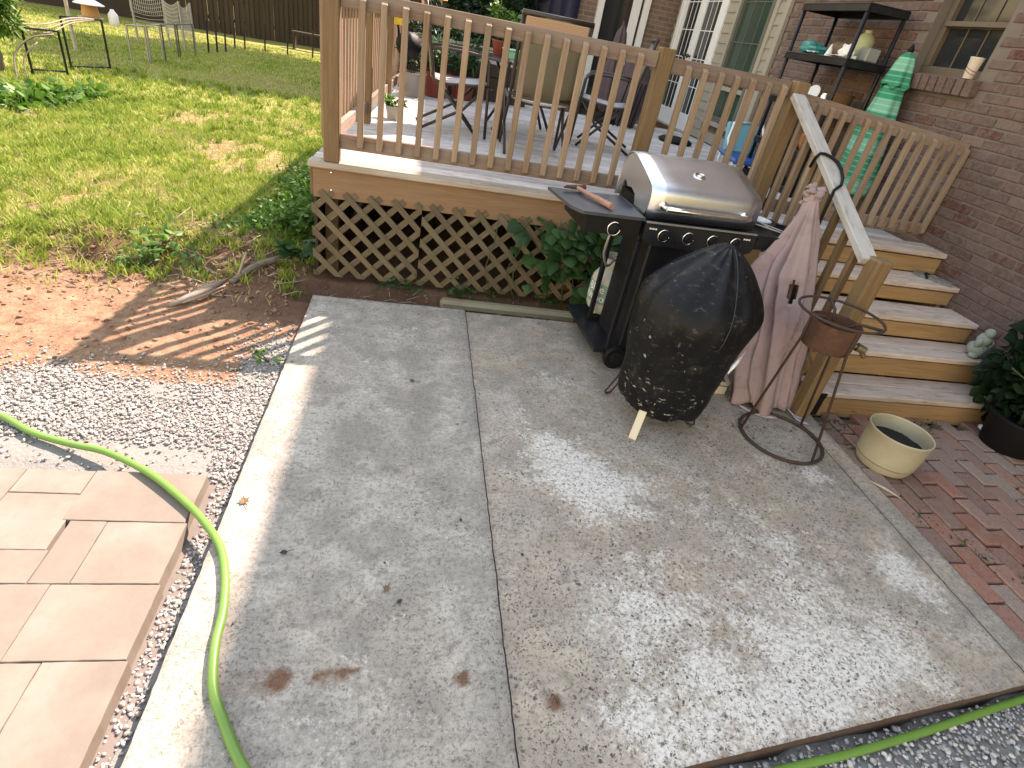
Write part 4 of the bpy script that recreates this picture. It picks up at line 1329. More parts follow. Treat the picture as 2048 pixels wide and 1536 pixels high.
    # cart
    MB().box((1.515, 3.03, .455), (.53, .38, .69), None, .01).build('cabinet', M['black'], g)
    MB().box((1.40, 2.855, .44), (.235, .012, .60), None, .004).box((1.645, 2.855, .44), (.235, .012, .60), None, .004).build('cabinet_door', M['black'], g)
    for x, y in ((1.19, 2.86), (1.19, 3.24), (1.78, 2.86), (1.78, 3.24)):
        MB().box((x, y, .46), (.028, .028, .68), None, .003).build('cart_leg', M['black'], g)
    MB().box((1.45, 3.16, .105), (.70, .62, .03), None, .006).build('base_shelf', M['black'], g)
    for x, y in ((1.245, 2.84), (1.245, 3.26), (1.77, 2.84)):
        c = (x, y, .075)
        w = MB().lathe([(.020, -.022), (.066, -.024), (.075, -.016), (.0755, 0), (.075, .016), (.066, .024), (.020, .022)], 26, c, (0, 1, 0)).build('wheel', M['blackmatte'], g, c, True, 40)
        MB().lathe([(.042, -.0255), (.036, -.028), (.014, -.030)], 18, c, (0, 1, 0)).build('hub', M['black'], w, c, True, 40)
    MB().tube([(.985, 2.79, .845), (.985, 2.80, .79), (.995, 2.83, .72), (1.03, 2.87, .66), (1.085, 2.95, .60), (1.15, 3.06, .57), (1.28, 3.30, .52)], .007, 8).build('gas_hose', M['galv'], g, None, True)
    g.rotation_euler = (0, 0, R(3.5))
    return g
M['slate'] = plain('slate_enamel', (0.030, 0.038, 0.052), .42, 0, .2, 8, .03, (0.12, .125, .13), .3)
build_grill()

# propane tank on the cart
tk = thing('propane_tank', (1.30, 3.34, .12), 'pale propane tank with green printed band standing on the grill cart', 'tank')
c = Vector((1.30, 3.34, .12))
MB().lathe([(.085, 0), (.092, .03), (.086, .035), (.118, .05), (.128, .075), (.130, .11), (.130, .23), (.124, .265), (.10, .30), (.06, .322), (.03, .328)], 32, c).build('body', plain('tank_paint', (.42, .43, .37), .45, 0, .08, 6, 0, (.3, .27, .2), .3), tk, None, True, 40)
MB().lathe([(.1306, .105), (.1312, .11), (.1312, .235), (.1300, .24)], 32, c, cap=False).build('printed_band', plain('tank_band', (.17, .27, .25), .5), tk, None, True)
def wrap(zoff, ang0):
    def f(co):
        a = ang0 + co.x / .1318
        return Vector((math.cos(a) * (.1316 + co.z), math.sin(a) * (.1316 + co.z), co.y + zoff))
    return f
text_mesh('band_lettering', 'Blue', .075, .0006, M['paper'], tk, c, None, wrap(.205, R(-150)))
text_mesh('band_lettering', 'Rhino', .07, .0006, M['paper'], tk, c, None, wrap(.145, R(-152)))
MB().lathe([(.085, .325), (.095, .36), (.095, .40), (.09, .40), (.09, .36), (.08, .325)], 24, c, cap=False).build('collar', plain('tank_collar', (.42, .43, .37), .45), tk, None, True, 40)
MB().lathe([(.02, .32), (.02, .37), (.032, .375), (.032, .395), (.02, .40)], 14, c).build('valve', M['brass'], tk, None, True, 40)

# hammer-like tool lying on the shelf
hm = thing('hammer', (.93, 2.93, .945), 'rust-brown wooden-handled claw hammer lying on the grill side shelf', 'hammer')
a, b = Vector((.985, 2.80, .962)), Vector((.86, 3.09, .968))
d = b - a
MB().tube([a, a + d * .1, a + d * .3, a + d * .5, a + d * .7, b], [.017, .016, .0155, .013, .0105, .0105], 12).build('handle', M['redwood'] if 'redwood' in M else wood('handle_wood', (.23, .10, .07), (.42, .23, .17), (.4, .3, .25), .3, knots=False), hm, None, True, 40)
pr = Vector((d.y, -d.x, 0)).normalized()
MB().tube([b - pr * .07 + Vector((0, .02, 0)), b - pr * .035, b, b + pr * .03, b + pr * .055], [.006, .011, .014, .012, .017], 10).tube([b - pr * .07 + Vector((-.015, -.01, 0)), b - pr * .03], [.005, .010], 8).build('head', M['rust'], hm, None, True, 40)

# wire utensil rack and shallow glass dish on the right shelf
wr = thing('wire_utensil', (1.93, 2.93, .925), 'bent silver wire tongs lying on the right side of the grill', 'tongs')
pts = [(1.84, 3.02, .945), (1.90, 2.96, .955), (1.96, 2.90, .95), (2.02, 2.84, .945), (2.045, 2.80, .94), (2.03, 2.79, .94), (1.95, 2.83, .95), (1.88, 2.87, .955), (1.85, 2.92, .95), (1.87, 2.985, .95)]
MB().tube(pts, .0042, 8, True).build('wire_loop', M['galv'], wr, None, True)
MB().tube([(1.90, 2.96, .956), (1.93, 2.87, .953)], .0036, 6).build('cross_wire', M['galv'], wr, None, True)
ds = thing('glass_dish', (1.87, 3.03, .925), 'shallow pale glass dish at the back of the grill shelf', 'dish')
MB().lathe([(.04, 0), (.055, .004), (.085, .030), (.088, .031), (.082, .028), (.05, .006), (.01, .005)], 24, (1.93, 3.02, .927)).build('bowl', plain('pale_glass', (.45, .52, .50), .12), ds, None, True, 50)
lidk = thing('black_grill_tool', (2.06, 2.93, .925), 'small dark round pan lying at the end of the grill shelf', 'pan')
MB().lathe([(.05, 0), (.056, .002), (.064, .022), (.066, .022), (.058, .004), (.01, .004)], 22, (2.075, 2.93, .9265)).build('pan', M['black'], lidk, None, True, 40)

# ---------------------------------------------------------------- covered smoker
def smoker():
    t = thing('covered_smoker', (1.33, 2.33, 0), 'upright smoker under a dirty black vinyl cover flecked with white', 'smoker')
    C = Vector((1.365, 2.345, 0))
    zs = [.115, .135, .17, .22, .28, .35, .42, .50, .57, .63, .68, .725, .77, .81, .85, .885, .915, .94, .96, .972]
    rs = [.214, .224, .236, .246, .252, .258, .266, .276, .286, .292, .290, .272, .242, .208, .170, .134, .098, .066, .036, .012]
    n = 96
    mb = MB()
    fl = []
    for i, (z, r) in enumerate(zip(zs, rs)):
        for k in range(n):
            a = 2 * math.pi * k / n
            d = Vector((math.cos(a), math.sin(a), 0))
            fold = ss(.60, .80, z) * (1 - ss(.95, .98, z))
            w = fold * .15 * (abs(math.sin(3.5 * a + .6 + 1.2 * z)) ** 0.7 - .55) + fold * .05 * math.sin(11 * a + 3 * z)
            w += .10 * mn.noise(Vector((d.x * 1.7, d.y * 1.7, z * 2.6))) * (.35 + .65 * ss(.1, .5, z) * 0 + .3)
            w += .05 * mn.noise(Vector((d.x * 4, d.y * 4, z * 9 + 4))) + .022 * math.sin(26 * z + 5 * d.x + 3 * mn.noise(Vector((d.x * 2, d.y * 2, z * 4)))) * ss(.6, .3, z) * (.4 + .6 * max(0, mn.noise(Vector((d.x * 1.5, d.y * 1.5, 9))) + .4))
            w += (.03 * mn.noise(Vector((d.x * 6, d.y * 6, 2))) + .012 * math.sin(9 * a)) * ss(.2, .115, z)
            rr = r * (1 + w)
            lean = Vector((.085, .03, 0)) * ss(.52, 1.0, z)
            zz_ = z + (.016 * mn.noise(Vector((d.x * 2.5, d.y * 2.5, 7))) if z < .2 else 0) + .02 * fold * mn.noise(Vector((d.x * 3, d.y * 3, 1)))
            # cinch: belly tucks in at mid height like a tied cover
            rr *= 1 - .035 * math.exp(-((z - .40 - .05 * d.x) / .035) ** 2)
            mb.v.append(C + d * rr + lean + Vector((0, 0, zz_)))
            fl.append(max(0, ss(.36, .22, z) * ss(-.2, .5, -d.y * .9 - d.x * .2) + .10))
    for i in range(len(zs) - 1):
        for k in range(n):
            mb.f.append((i * n + k, i * n + (k + 1) % n, (i + 1) * n + (k + 1) % n, (i + 1) * n + k))
    top = len(mb.v)
    mb.v.append(C + Vector((.083, .03, .974))); fl.append(0)
    for k in range(n): mb.f.append(((len(zs) - 1) * n + k, (len(zs) - 1) * n + (k + 1) % n, top))
    o = mb.build('cover', M['vinyl'], t, (C.x, C.y, 0), True)
    fattr(o.data, 'flake', fl)
    md = o.modifiers.new('sub', 'SUBSURF'); md.levels = 1; md.render_levels = 1
    # stitched seam
    seam = []
    for i in range(8, len(zs) - 1):
        k = int(n * .765)
        seam.append(mb.v[i * n + k] + Vector((0, -.003, .001)))
    MB().tube(seam, .0022, 6).build('seam', plain('seam_thread', (.035, .037, .042), .7), o, None, True)
    MB().lathe([(.05, .13), (.19, .13), (.195, .30), (.05, .30)], 28, C).build('drum', M['black'], t, None, True, 40)
    # tie cord with a flattened white end
    k = int(n * .865)
    p0 = mb.v[7 * n + k]
    u = Vector((math.sin(2 * math.pi * k / n), -math.cos(2 * math.pi * k / n), 0))
    out = Vector((math.cos(2 * math.pi * k / n), math.sin(2 * math.pi * k / n), 0)) * .020
    loop = [p0 + out + u * s + Vector((0, 0, h)) for s, h in ((-.05, .035), (-.02, .018), (.02, .012), (.06, -.006), (.095, -.036), (.085, -.042), (.05, -.03), (.02, -.016), (-.012, -.006), (-.03, .012))]
    MB().tube(loop, .0028, 6).build('tie_cord', M['paper'], o, None, True)
    MB().tube([p0 + out + u * s + Vector((0, 0, h)) for s, h in ((-.012, .006), (.02, .002), (.05, -.012), (.075, -.028))], [.006, .010, .010, .005], 8).build('cord_tag', M['paper'], o, None, True)
    # legs: one flat cream strip and two wire loops
    MB().bar((1.165, 2.118, .002), (1.222, 2.205, .20), .040, .006, (-.5, -.6, .3), .001).build('leg', M['creampaint'], t)
    for (x, y, ux, uy) in ((1.15, 2.53, .05, .02), (1.545, 2.275, .035, -.035)):
        dx, dy = (C.x - x) * .22, (C.y - y) * .22
        MB().tube([(x + dx - ux / 2, y + dy - uy / 2, .19), (x - ux / 2, y - uy / 2, .02), (x - ux * .3, y - uy * .3, .005), (x + ux * .3, y + uy * .3, .005), (x + ux / 2, y + uy / 2, .02), (x + dx + ux / 2, y + dy + uy / 2, .19)], .0055, 8).build('leg', M['darkrust'], t, None, True)
smoker()

# ---------------------------------------------------------------- closed mauve umbrella
def umbrella():
    t = thing('patio_umbrella', (2.13, 2.52, 0), 'torn faded mauve patio umbrella standing closed against the stair handrail', 'umbrella')
    top, bot = Vector((2.10, 2.86, 1.15)), Vector((2.13, 2.52, .012))
    n, m = 120, 46
    mb = MB()
    hole = []
    for i in range(m + 1):
        u = i / m                     # 0 bottom .. 1 top
        cx = bot.lerp(top, u)
        # outline: wide skirt, widest a third up, gathered neck
        wl_ = np.interp(u, [0, .08, .25, .5, .65, .8, .92, 1.0], [.20, .205, .225, .26, .235, .135, .06, .035])
        wr_ = np.interp(u, [0, .08, .25, .5, .65, .8, .92, 1.0], [.185, .175, .165, .12, .10, .085, .055, .035])
        dp = np.interp(u, [0, .08, .3, .6, .85, 1.0], [.085, .095, .10, .09, .06, .035])
        for k in range(n):
            a = 2 * math.pi * k / n
            ca, sa = math.cos(a), math.sin(a)
            w = wl_ if ca < 0 else wr_
            amp = .48 * ss(1.0, .80, u)
            sh_ = 1 - 2 * abs(math.sin(2.5 * a + 1.1 + .5 * u)) ** .8; fo = 1 + amp * (sh_ * .55 + .25 * (1 - 2 * abs(math.sin(5.5 * a + 2 * u + 1)) ** .7) + .18 * math.sin(13 * a + 5 * u)) + .22 * ss(1.0, .8, u) * mn.noise(Vector((ca * 1.6, sa * 1.6, u * 3.5))) + .10 * mn.noise(Vector((ca * 3, sa * 3, u * 9)))
            fo += .34 * ss(1.0, .75, u) * ((3 * a / (2 * math.pi) + .72 + .06 * math.sin(u * 7)) % 1.0 - .5)
            z_ = 0.03 * math.sin(5 * a + 1.4) * ss(.12, .0, u) + .012 * mn.noise(Vector((ca * 5, sa * 5, 3))) * ss(.2, 0, u)
            p = cx + Vector((ca * w * fo, sa * dp * fo * 1.1, z_))
            if p.z < .006: p.z = .006 + .002 * math.sin(k)
            mb.v.append(p)
    for i in range(m):
        for k in range(n):
            u, a = i / m, k / n
            if 25 <= i <= 29 and 84 <= k <= 87 and (i, k) not in ((25, 84), (25, 87), (29, 84), (29, 87), (29, 86)): continue      # torn hole on the camera side
            mb.f.append((i * n + k, i * n + (k + 1) % n, (i + 1) * n + (k + 1) % n, (i + 1) * n + k))
    o = mb.build('canopy', M['mauve'], t, (2.1, 2.7, 0), True)
    md = o.modifiers.new('thick', 'SOLIDIFY'); md.thickness = .003
    # bunched cloth at the tied neck
    random.seed(8)
    rf = MB()
    for k in range(15):
        a = k * 2.4
        c = top + Vector((.030 * math.cos(a), .026 * math.sin(a), -.05 + .0065 * k))
        rf.blob(c, (.020 + .010 * random.random(), .018 + .008 * random.random(), .013 + .012 * random.random()), 10, 7, .35, k * 1.3)
    tag(rf.build('bunched_neck', M['mauve'], o, None, True), kind='stuff')
    ax = (top - bot).normalized()
    MB().tube([bot + Vector((0, 0, 0)), top + ax * .07], .013, 10).build('pole', M['rail'], t, None, True)
    # dropped hem with white lining strips on the slab
    for pts, w in (([(1.955, 2.50, .010), (2.0, 2.44, .007), (2.08, 2.405, .006), (2.15, 2.40, .006)], .018), ([(2.24, 2.44, .04), (2.27, 2.40, .012), (2.30, 2.37, .006), (2.335, 2.36, .006)], .016), ([(2.25, 2.46, .03), (2.285, 2.42, .010), (2.33, 2.40, .006)], .010)):
        q = MB()
        for i_, p in enumerate(pts):
            q.v += [Vector(p) + Vector((0, w, .004)), Vector(p) + Vector((0, -w, 0))]
            if i_: q.f.append((2 * i_ - 2, 2 * i_ - 1, 2 * i_ + 1, 2 * i_))
        h = q.build('hem_lining', plain('pale_lining', (.46, .40, .42), .85, 0, .15, 20), t, None, True)
        md = h.modifiers.new('thick', 'SOLIDIFY'); md.thickness = .003
umbrella()

# black cord looped over the handrail
P = HA + hd * .43
dd = hd.normalized()
nn = Vector((0, -dd.z, dd.y)) * -1
if nn.z < 0: nn = -nn
sx = Vector((1, 0, 0))
hk = thing('looped_strap', tuple(P), 'thin black strap looped over the stair handrail and hanging down', 'strap')
loop = [P - sx * .055 - nn * .06 + dd * .01, P - sx * .058 + nn * .0, P - sx * .050 + nn * .03, P - sx * .02 + nn * .031, P + sx * .02 + nn * .031 + dd * .02, P + sx * .045 + nn * .031 + dd * .06, P + sx * .05 + nn * .03 + dd * .12, P + sx * .03 + nn * .032 + dd * .2, P - sx * .0 + nn * .032 + dd * .26, P - sx * .05 + nn * .02 + dd * .30, P + Vector((-.07, -.29, -.25)), P + Vector((-.09, -.33, -.42)), P + Vector((-.10, -.36, -.62)), P + Vector((-.11, -.40, -.80))]
MB().tube(loop, .0085, 8).build('webbing', M['blackmatte'], hk, None, True)

# ---------------------------------------------------------------- rusty burner stand
def burner():
    t = thing('burner_stand', (2.065, 2.20, 0), 'rusty round outdoor propane burner on tall thin legs', 'burner')
    c = Vector((2.065, 2.205, 0))
    ring = lambda r, z, n=40, cc=c: [cc + Vector((r * math.cos(2 * math.pi * k / n), r * math.sin(2 * math.pi * k / n), z)) for k in range(n)]
    MB().tube(ring(.222, .011), .0095, 8, True).build('base_ring', M['darkrust'], t, None, True)
    tc = c + Vector((-.015, .015, 0))
    MB().tube(ring(.196, .757, 44, tc), .0068, 8, True).build('top_ring', M['darkrust'], t, None, True)
    sh = [(.102, .572), (.114, .577), (.121, .61), (.121, .715), (.117, .715), (.117, .61), (.110, .583), (.102, .578)]
    s = MB().lathe(sh, 36, tc).build('shroud', M['rust'], t, None, True, 40)
    for a in (R(70), R(190), R(310)):
        e = Vector((math.cos(a), math.sin(a), 0))
        MB().tube([tc + e * .196 + Vector((0, 0, .754)), tc + e * .09 + Vector((0, 0, .742)), tc + e * .05 + Vector((0, 0, .70))], .0075, 8).build('grate_bar', M['darkrust'], t, None, True)
    for a in (R(165), R(285), R(30)):
        e = Vector((math.cos(a), math.sin(a), 0))
        MB().tube([c + e * .222 + Vector((0, 0, .012)), tc + e * .125 + Vector((0, 0, .60)), tc + e * .126 + Vector((0, 0, .715))], .0066, 8).build('leg', M['darkrust'], t, None, True)
    MB().lathe([(.025, .60), (.055, .605), (.060, .635), (.062, .648), (.052, .652), (.048, .640), (.03, .636), (.006, .636)], 26, tc).build('burner_head', plain('grey_cast_iron', (.16, .13, .11), .7, .4, .2, 20, .2), t, None, True, 40)
    MB().bar(tc + Vector((-.118, 0, .61)), tc + Vector((.118, 0, .61)), .02, .008).build('burner_support', M['rust'], t)
    e = Vector((.93, -.36, 0))
    MB().tube([tc + e * .06 + Vector((0, 0, .615)), tc + e * .15 + Vector((0, 0, .615))], .011, 10).tube([tc + e * .14 + Vector((0, 0, .615)), tc + e * .185 + Vector((0, 0, .605))], [.022, .018], 12).tube([tc + e * .17 + Vector((0, 0, .60)), tc + e * .195 + Vector((0, 0, .57))], [.013, .011], 10).build('gas_valve', M['brass'], t, None, True, 40)
burner()

# ---------------------------------------------------------------- cream flower pot
def pot():
    c = Vector((2.60, 2.045, -.004))
    t = thing('flower_pot', tuple(c), 'cream plastic flower pot half full of dark soil on brick paving', 'flower pot')
    MB().lathe([(.12, 0), (.132, .004), (.143, .03), (.146, .046), (.147, .0465)], 40, c).build('saucer', M['cream'], t, None, True, 40)
    MB().lathe([(.13, .049), (.1465, .05), (.153, .13), (.156, .205), (.159, .210), (.159, .219), (.155, .222), (.150, .218), (.147, .16), (.144, .10)], 44, c, cap=False).build('pot', M['cream'], t, None, True, 40)
    MB().lathe([(.136, .046), (.1445, .047), (.1445, .0495), (.136, .0495)], 40, c, cap=False).build('saucer_joint', M['blackmatte'], t, None, True)
    so = MB()
    n, mm = 30, 6
    for i in range(mm + 1):
        for k in range(n):
            a = 2 * math.pi * k / n
            r = .146 * i / mm
            so.v.append(c + Vector((r * math.cos(a), r * math.sin(a), .140 + .006 * mn.noise(Vector((r * 40 * math.cos(a), r * 40 * math.sin(a), 2))))))
    for i in range(mm):
        for k in range(n):
            so.f.append((i * n + k, (i + 1) * n + k, (i + 1) * n + (k + 1) % n, i * n + (k + 1) % n))
    so.build('potting_soil', M['soilpot'], t, None, True)
pot()

# ---------------------------------------------------------------- hoses
def spline(pts, n=10):
    out = []
    P = [Vector(p) for p in pts]
    P = [P[0] * 2 - P[1]] + P + [P[-1] * 2 - P[-2]]
    for i in range(1, len(P) - 2):
        for k in range(n):
            t = k / n
            a, b, c, d = P[i - 1], P[i], P[i + 1], P[i + 2]
            out.append(.5 * ((2 * b) + (c - a) * t + (2 * a - 5 * b + 4 * c - d) * t * t + (3 * b - a - 3 * c + d) * t ** 3))
    out.append(P[-2])
    return out
HL = [(-2.6, 2.35, -.03), (-2.1, 2.22, -.03), (-1.8, 2.14, -.03), (-1.60, 2.07, -.028), (-1.43, 1.965, -.02), (-1.27, 1.90, -.012), (-1.11, 1.845, .0), (-.91, 1.72, .017), (-.74, 1.58, .016), (-.65, 1.49, .016), (-.565, 1.38, .015), (-.515, 1.26, .014), (-.485, 1.13, .014), (-.475, 1.02, .014), (-.445, .90, .014), (-.40, .82, .014), (-.31, .69, .014), (-.15, .53, .008), (.05, .40, -.04), (.3, .33, -.048)]
hs = MB().tube(spline(HL, 8), .0135, 14).build('garden_hose', M['hose'], None, (-.5, 1.2, 0), True)
tag(hs, 'bright green garden hose curving across pavers and left slab edge', 'hose')
HRt = [(.35, .30, -.048), (.6, .52, -.046), (.82, .575, -.045), (.95, .595, -.044), (1.18, .635, -.044), (1.43, .665, -.044), (1.75, .715, -.044), (2.03, .765, -.044), (2.26, .805, -.042), (2.6, .86, -.03), (3.0, .9, -.02)]
hs2 = MB().tube(spline(HRt, 8), .0125, 14).build('garden_hose', M['hose'], None, (1.6, .6, -.05), True)
tag(hs2, 'green garden hose lying in grey gravel along the slab front edge', 'hose')

# ---------------------------------------------------------------- small things about the slab and steps
tm = plank('landscape_timber', (.22, 3.655, -.075), (1.22, 3.635, -.075), .085, .075, M['timber'], None, (0, 0, 1), .022)
tag(tm, 'short rounded landscape timber lying on soil below the lattice', 'timber')
cb = thing('cream_metal_box', (1.79, 2.60, 0), 'low cream metal box with wire grille behind the covered smoker', 'box')
MB().box((1.77, 2.615, .028), (.30, .012, .055), None, .002).box((1.77, 2.745, .028), (.30, .012, .055), None, .002).box((1.626, 2.68, .028), (.012, .118, .055)).box((1.914, 2.68, .028), (.012, .118, .055)).build('box_sides', M['creampaint'], cb)
MB().box((1.77, 2.68, .006), (.276, .118, .008)).build('box_floor', M['blackmatte'], cb)
gr = MB()
A_, B_, C_, D_ = Vector((1.64, 2.61, .085)), Vector((1.92, 2.61, .075)), Vector((1.90, 2.80, .16)), Vector((1.64, 2.80, .165))
for a, b in ((A_, B_), (B_, C_), (C_, D_), (D_, A_)): gr.bar(a, b, .022, .007, (0, -.4, .9))
for i in range(1, 6):
    gr.tube([A_.lerp(B_, i / 6), D_.lerp(C_, i / 6)], .004, 6)
gr.build('grille', M['creampaint'], cb)
# frog statue on the second step
st = thing('garden_statue', (3.735, 2.83, .322), 'small pale green stone garden figurine sitting on a wooden step', 'statue')
c = Vector((3.735, 2.83, .322))
MB().blob(c + Vector((0, 0, .05)), (.058, .062, .055), 14, 10, .12, 1).blob(c + Vector((.002, -.006, .12)), (.045, .045, .045), 14, 10, .10, 2).blob(c + Vector((.004, -.012, .172)), (.031, .033, .034), 12, 8, .06, 3).blob(c + Vector((-.045, -.035, .018)), (.032, .03, .018), 10, 6, .08, 4).blob(c + Vector((.04, -.04, .018)), (.032, .03, .018), 10, 6, .08, 5).blob(c + Vector((-.048, -.02, .105)), (.018, .024, .034), 10, 6, .08, 6).blob(c + Vector((.046, -.02, .1)), (.018, .024, .034), 10, 6, .08, 7).build('figure', M['verdigris'], st, None, True)
sn = thing('sandal', (3.70, 3.40, .622), 'worn dark sandal lying by the wall on the fourth step', 'sandal')
q = MB()
out_ = [(-.035, -.12), (.03, -.12), (.045, -.06), (.034, .0), (.045, .07), (.03, .125), (-.02, .13), (-.042, .08), (-.03, .0), (-.045, -.07)]
rz = Matrix.Rotation(R(38), 3, 'Z')
ctr = Vector((3.70, 3.385, .623))
q.prism([rz @ Vector((x, y, 0)) + ctr for x, y in out_], (0, 0, 0), (0, 0, .020))
q.build('sole', plain('worn_rubber', (.16, .16, .16), .7, 0, .3, 30, 0, (.33, .32, .31), .5), sn)
MB().tube([rz @ Vector(p) + ctr for p in ((-.044, .03, .010), (-.03, .05, .024), (.0, .06, .028), (.03, .05, .024), (.046, .03, .010))], .008, 8).build('strap', M['blackmatte'], sn, None, True)
pt_ = MB()
random.seed(3)
for i in range(7):
    for j in range(6):
        pt_.v.append(Vector((3.61 + .015 * i + .006 * random.random(), 2.375 + .015 * j + .006 * random.random(), .012 + .030 * random.random() * (1 if 0 < i < 6 and 0 < j < 5 else .3))))
for i in range(6):
    for j in range(5):
        a = i * 6 + j
        if (i, j) in ((0, 0), (5, 4), (5, 3), (0, 4)): continue
        pt_.f.append((a, a + 6, a + 7, a + 1))
o = pt_.build('crumpled_paper', M['paper'], None, (3.64, 2.40, -.005))
md = o.modifiers.new('thick', 'SOLIDIFY'); md.thickness = .002
tag(o, 'crumpled scrap of white paper on brick paving at step end', 'litter')
cup = thing('paper_cup', (WX - .035, 4.135, WZ0), 'white paper cup with printed stripes on the brick window sill', 'cup')
c = Vector((WX - .035, 4.135, WZ0 - .004))
MB().lathe([(.030, 0), (.032, .002), (.044, .128), (.047, .131), (.044, .134), (.041, .128), (.030, .006), (.005, .005)], 28, c).build('cup_body', plain('cup_paper', (.70, .62, .56), .6), cup, None, True, 40)
MB().tube([c + Vector((.0395 * math.cos(a) - .0, .0395 * math.sin(a), .065 + .018 * math.sin(a * 1.0))) for a in np.linspace(2.0, 5.0, 16)], .0022, 6).tube([c + Vector((.0385 * math.cos(a), .0385 * math.sin(a), .045 + .018 * math.sin(a))) for a in np.linspace(2.2, 4.8, 16)], .0018, 6).build('printed_stripe', plain('cup_print', (.25, .10, .08), .6), cup, None, True)
# ---------------------------------------------------------------- deck furniture
def copy_tree(o, parent=None):
    c = o.copy()
    COL.objects.link(c)
    c.parent = parent
    for ch in list(o.children): copy_tree(ch, c)
    return c

def make_chair(label):
    t = thing('patio_chair', (0, 0, 0), label, 'chair', 'sling patio chairs round the deck table')
    W2 = .265
    sl = []
    back = [(-.215, .42), (-.235, .55), (-.275, .75), (-.325, .99)]
    seat = [(.235, .435), (.10, .415), (-.08, .40), (-.215, .42)]
    prof = seat + back[1:]
    m = MB()
    for s in (-1, 1):
        x = s * (W2 - .02)
        for (y, z) in prof: m.v.append(Vector((x, y, z)))
    # back sling and seat sling as two cloths
    for nm, pr, mt in (('back_sling', back, M['sling']), ('seat_sling', seat, M['greyseat'])):
        q = MB()
        n = len(pr)
        for i in range(9):
            x = -W2 + .018 + (2 * W2 - .036) * i / 8
            dip = .022 * math.sin(math.pi * i / 8)
            for (y, z) in pr: q.v.append(Vector((x, y - (dip if nm[0] == 'b' else 0), z - (0 if nm[0] == 'b' else dip))))
        for i in range(8):
            for j in range(n - 1):
                a = i * n + j
                q.f.append((a, a + n, a + n + 1, a + 1))
        o = q.build(nm, mt, t, None, True)
        md = o.modifiers.new('thick', 'SOLIDIFY'); md.thickness = .006
    MB().box((0, -.336, .925), (2 * W2 - .05, .014, .115), Matrix.Rotation(.2, 3, 'X'), .004).build('skylit_sling_band', M['tan'], t)  # tan band paints the sky-lit upper part of the olive back sling
    for s in (-1, 1):
        x = s * W2
        MB().tube([(x, .25, .43), (x, .10, .415), (x, -.10, .40), (x, -.215, .42), (x, -.24, .56), (x, -.28, .75), (x, -.328, 1.0)], .014, 8).build('side_rail', M['bronze'], t, None, True)
        MB().tube([(x, .27, .012), (x, .255, .30), (x, .235, .60), (x, .19, .645), (x, .05, .655), (x, -.12, .655), (x, -.255, .64)], .013, 8).build('arm', M['bronze'], t, None, True)
        MB().tube([(x, .24, .43), (x * .98, .05, .22), (x * .96, -.33, .012)], .013, 8).build('leg', M['bronze'], t, None, True)
        MB().tube([(x, -.20, .42), (x * .98, .02, .20), (x * .96, .20, .012)], .013, 8).build('leg', M['bronze'], t, None, True)
    MB().tube([(-W2 - .01, -.328, 1.0), (W2 + .01, -.328, 1.0)], .019, 8).build('top_bar', M['bronze'], t, None, True)
    MB().tube([(-W2, -.225, .45), (W2, -.225, .45)], .013, 8).build('lower_bar', M['bronze'], t, None, True)
    MB().tube([(-W2, .25, .43), (W2, .25, .43)], .013, 8).build('front_bar', M['bronze'], t, None, True)
    return t
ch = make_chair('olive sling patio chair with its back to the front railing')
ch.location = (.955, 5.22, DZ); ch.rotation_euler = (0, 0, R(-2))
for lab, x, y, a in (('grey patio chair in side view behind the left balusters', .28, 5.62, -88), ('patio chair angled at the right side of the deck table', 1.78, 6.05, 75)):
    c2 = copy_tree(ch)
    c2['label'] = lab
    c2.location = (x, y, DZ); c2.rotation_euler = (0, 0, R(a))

tb = thing('patio_table', (.98, 6.25, DZ), 'dark round patio table in the middle of the deck', 'table')
c = Vector((.98, 6.25, DZ))
MB().lathe([(.50, .60), (.555, .605), (.56, .62), (.555, .628), (.50, .63)], 40, c).build('table_top', plain('dark_glass_top', (.06, .063, .065), .2, 0, .2, 4), tb, None, True, 40)
for a in (45, 135, 225, 315):
    e = Vector((math.cos(R(a)), math.sin(R(a)), 0))
    MB().tube([c + e * .40 + Vector((0, 0, .60)), c + e * .22 + Vector((0, 0, .30)), c + e * .42 + Vector((0, 0, .012))], .015, 8).build('leg', M['bronze'], tb, None, True)
MB().tube([c + Vector((.24 * math.cos(a), .24 * math.sin(a), .3)) for a in np.linspace(0, 2 * math.pi, 25)[:-1]], .010, 8, True).build('leg_ring', M['bronze'], tb, None, True)
# things on the table
ct = thing('storage_box', (.80, 5.95, DZ + .63), 'mint green plastic food box on the patio table', 'box')
MB().box((.80, 5.95, DZ + .667), (.22, .14, .07), None, .012).build('box_base', M['mint'], ct)
MB().box((.80, 5.95, DZ + .711), (.235, .152, .016), None, .006).build('lid', plain('mint_lid', (.35, .66, .47), .35), ct)

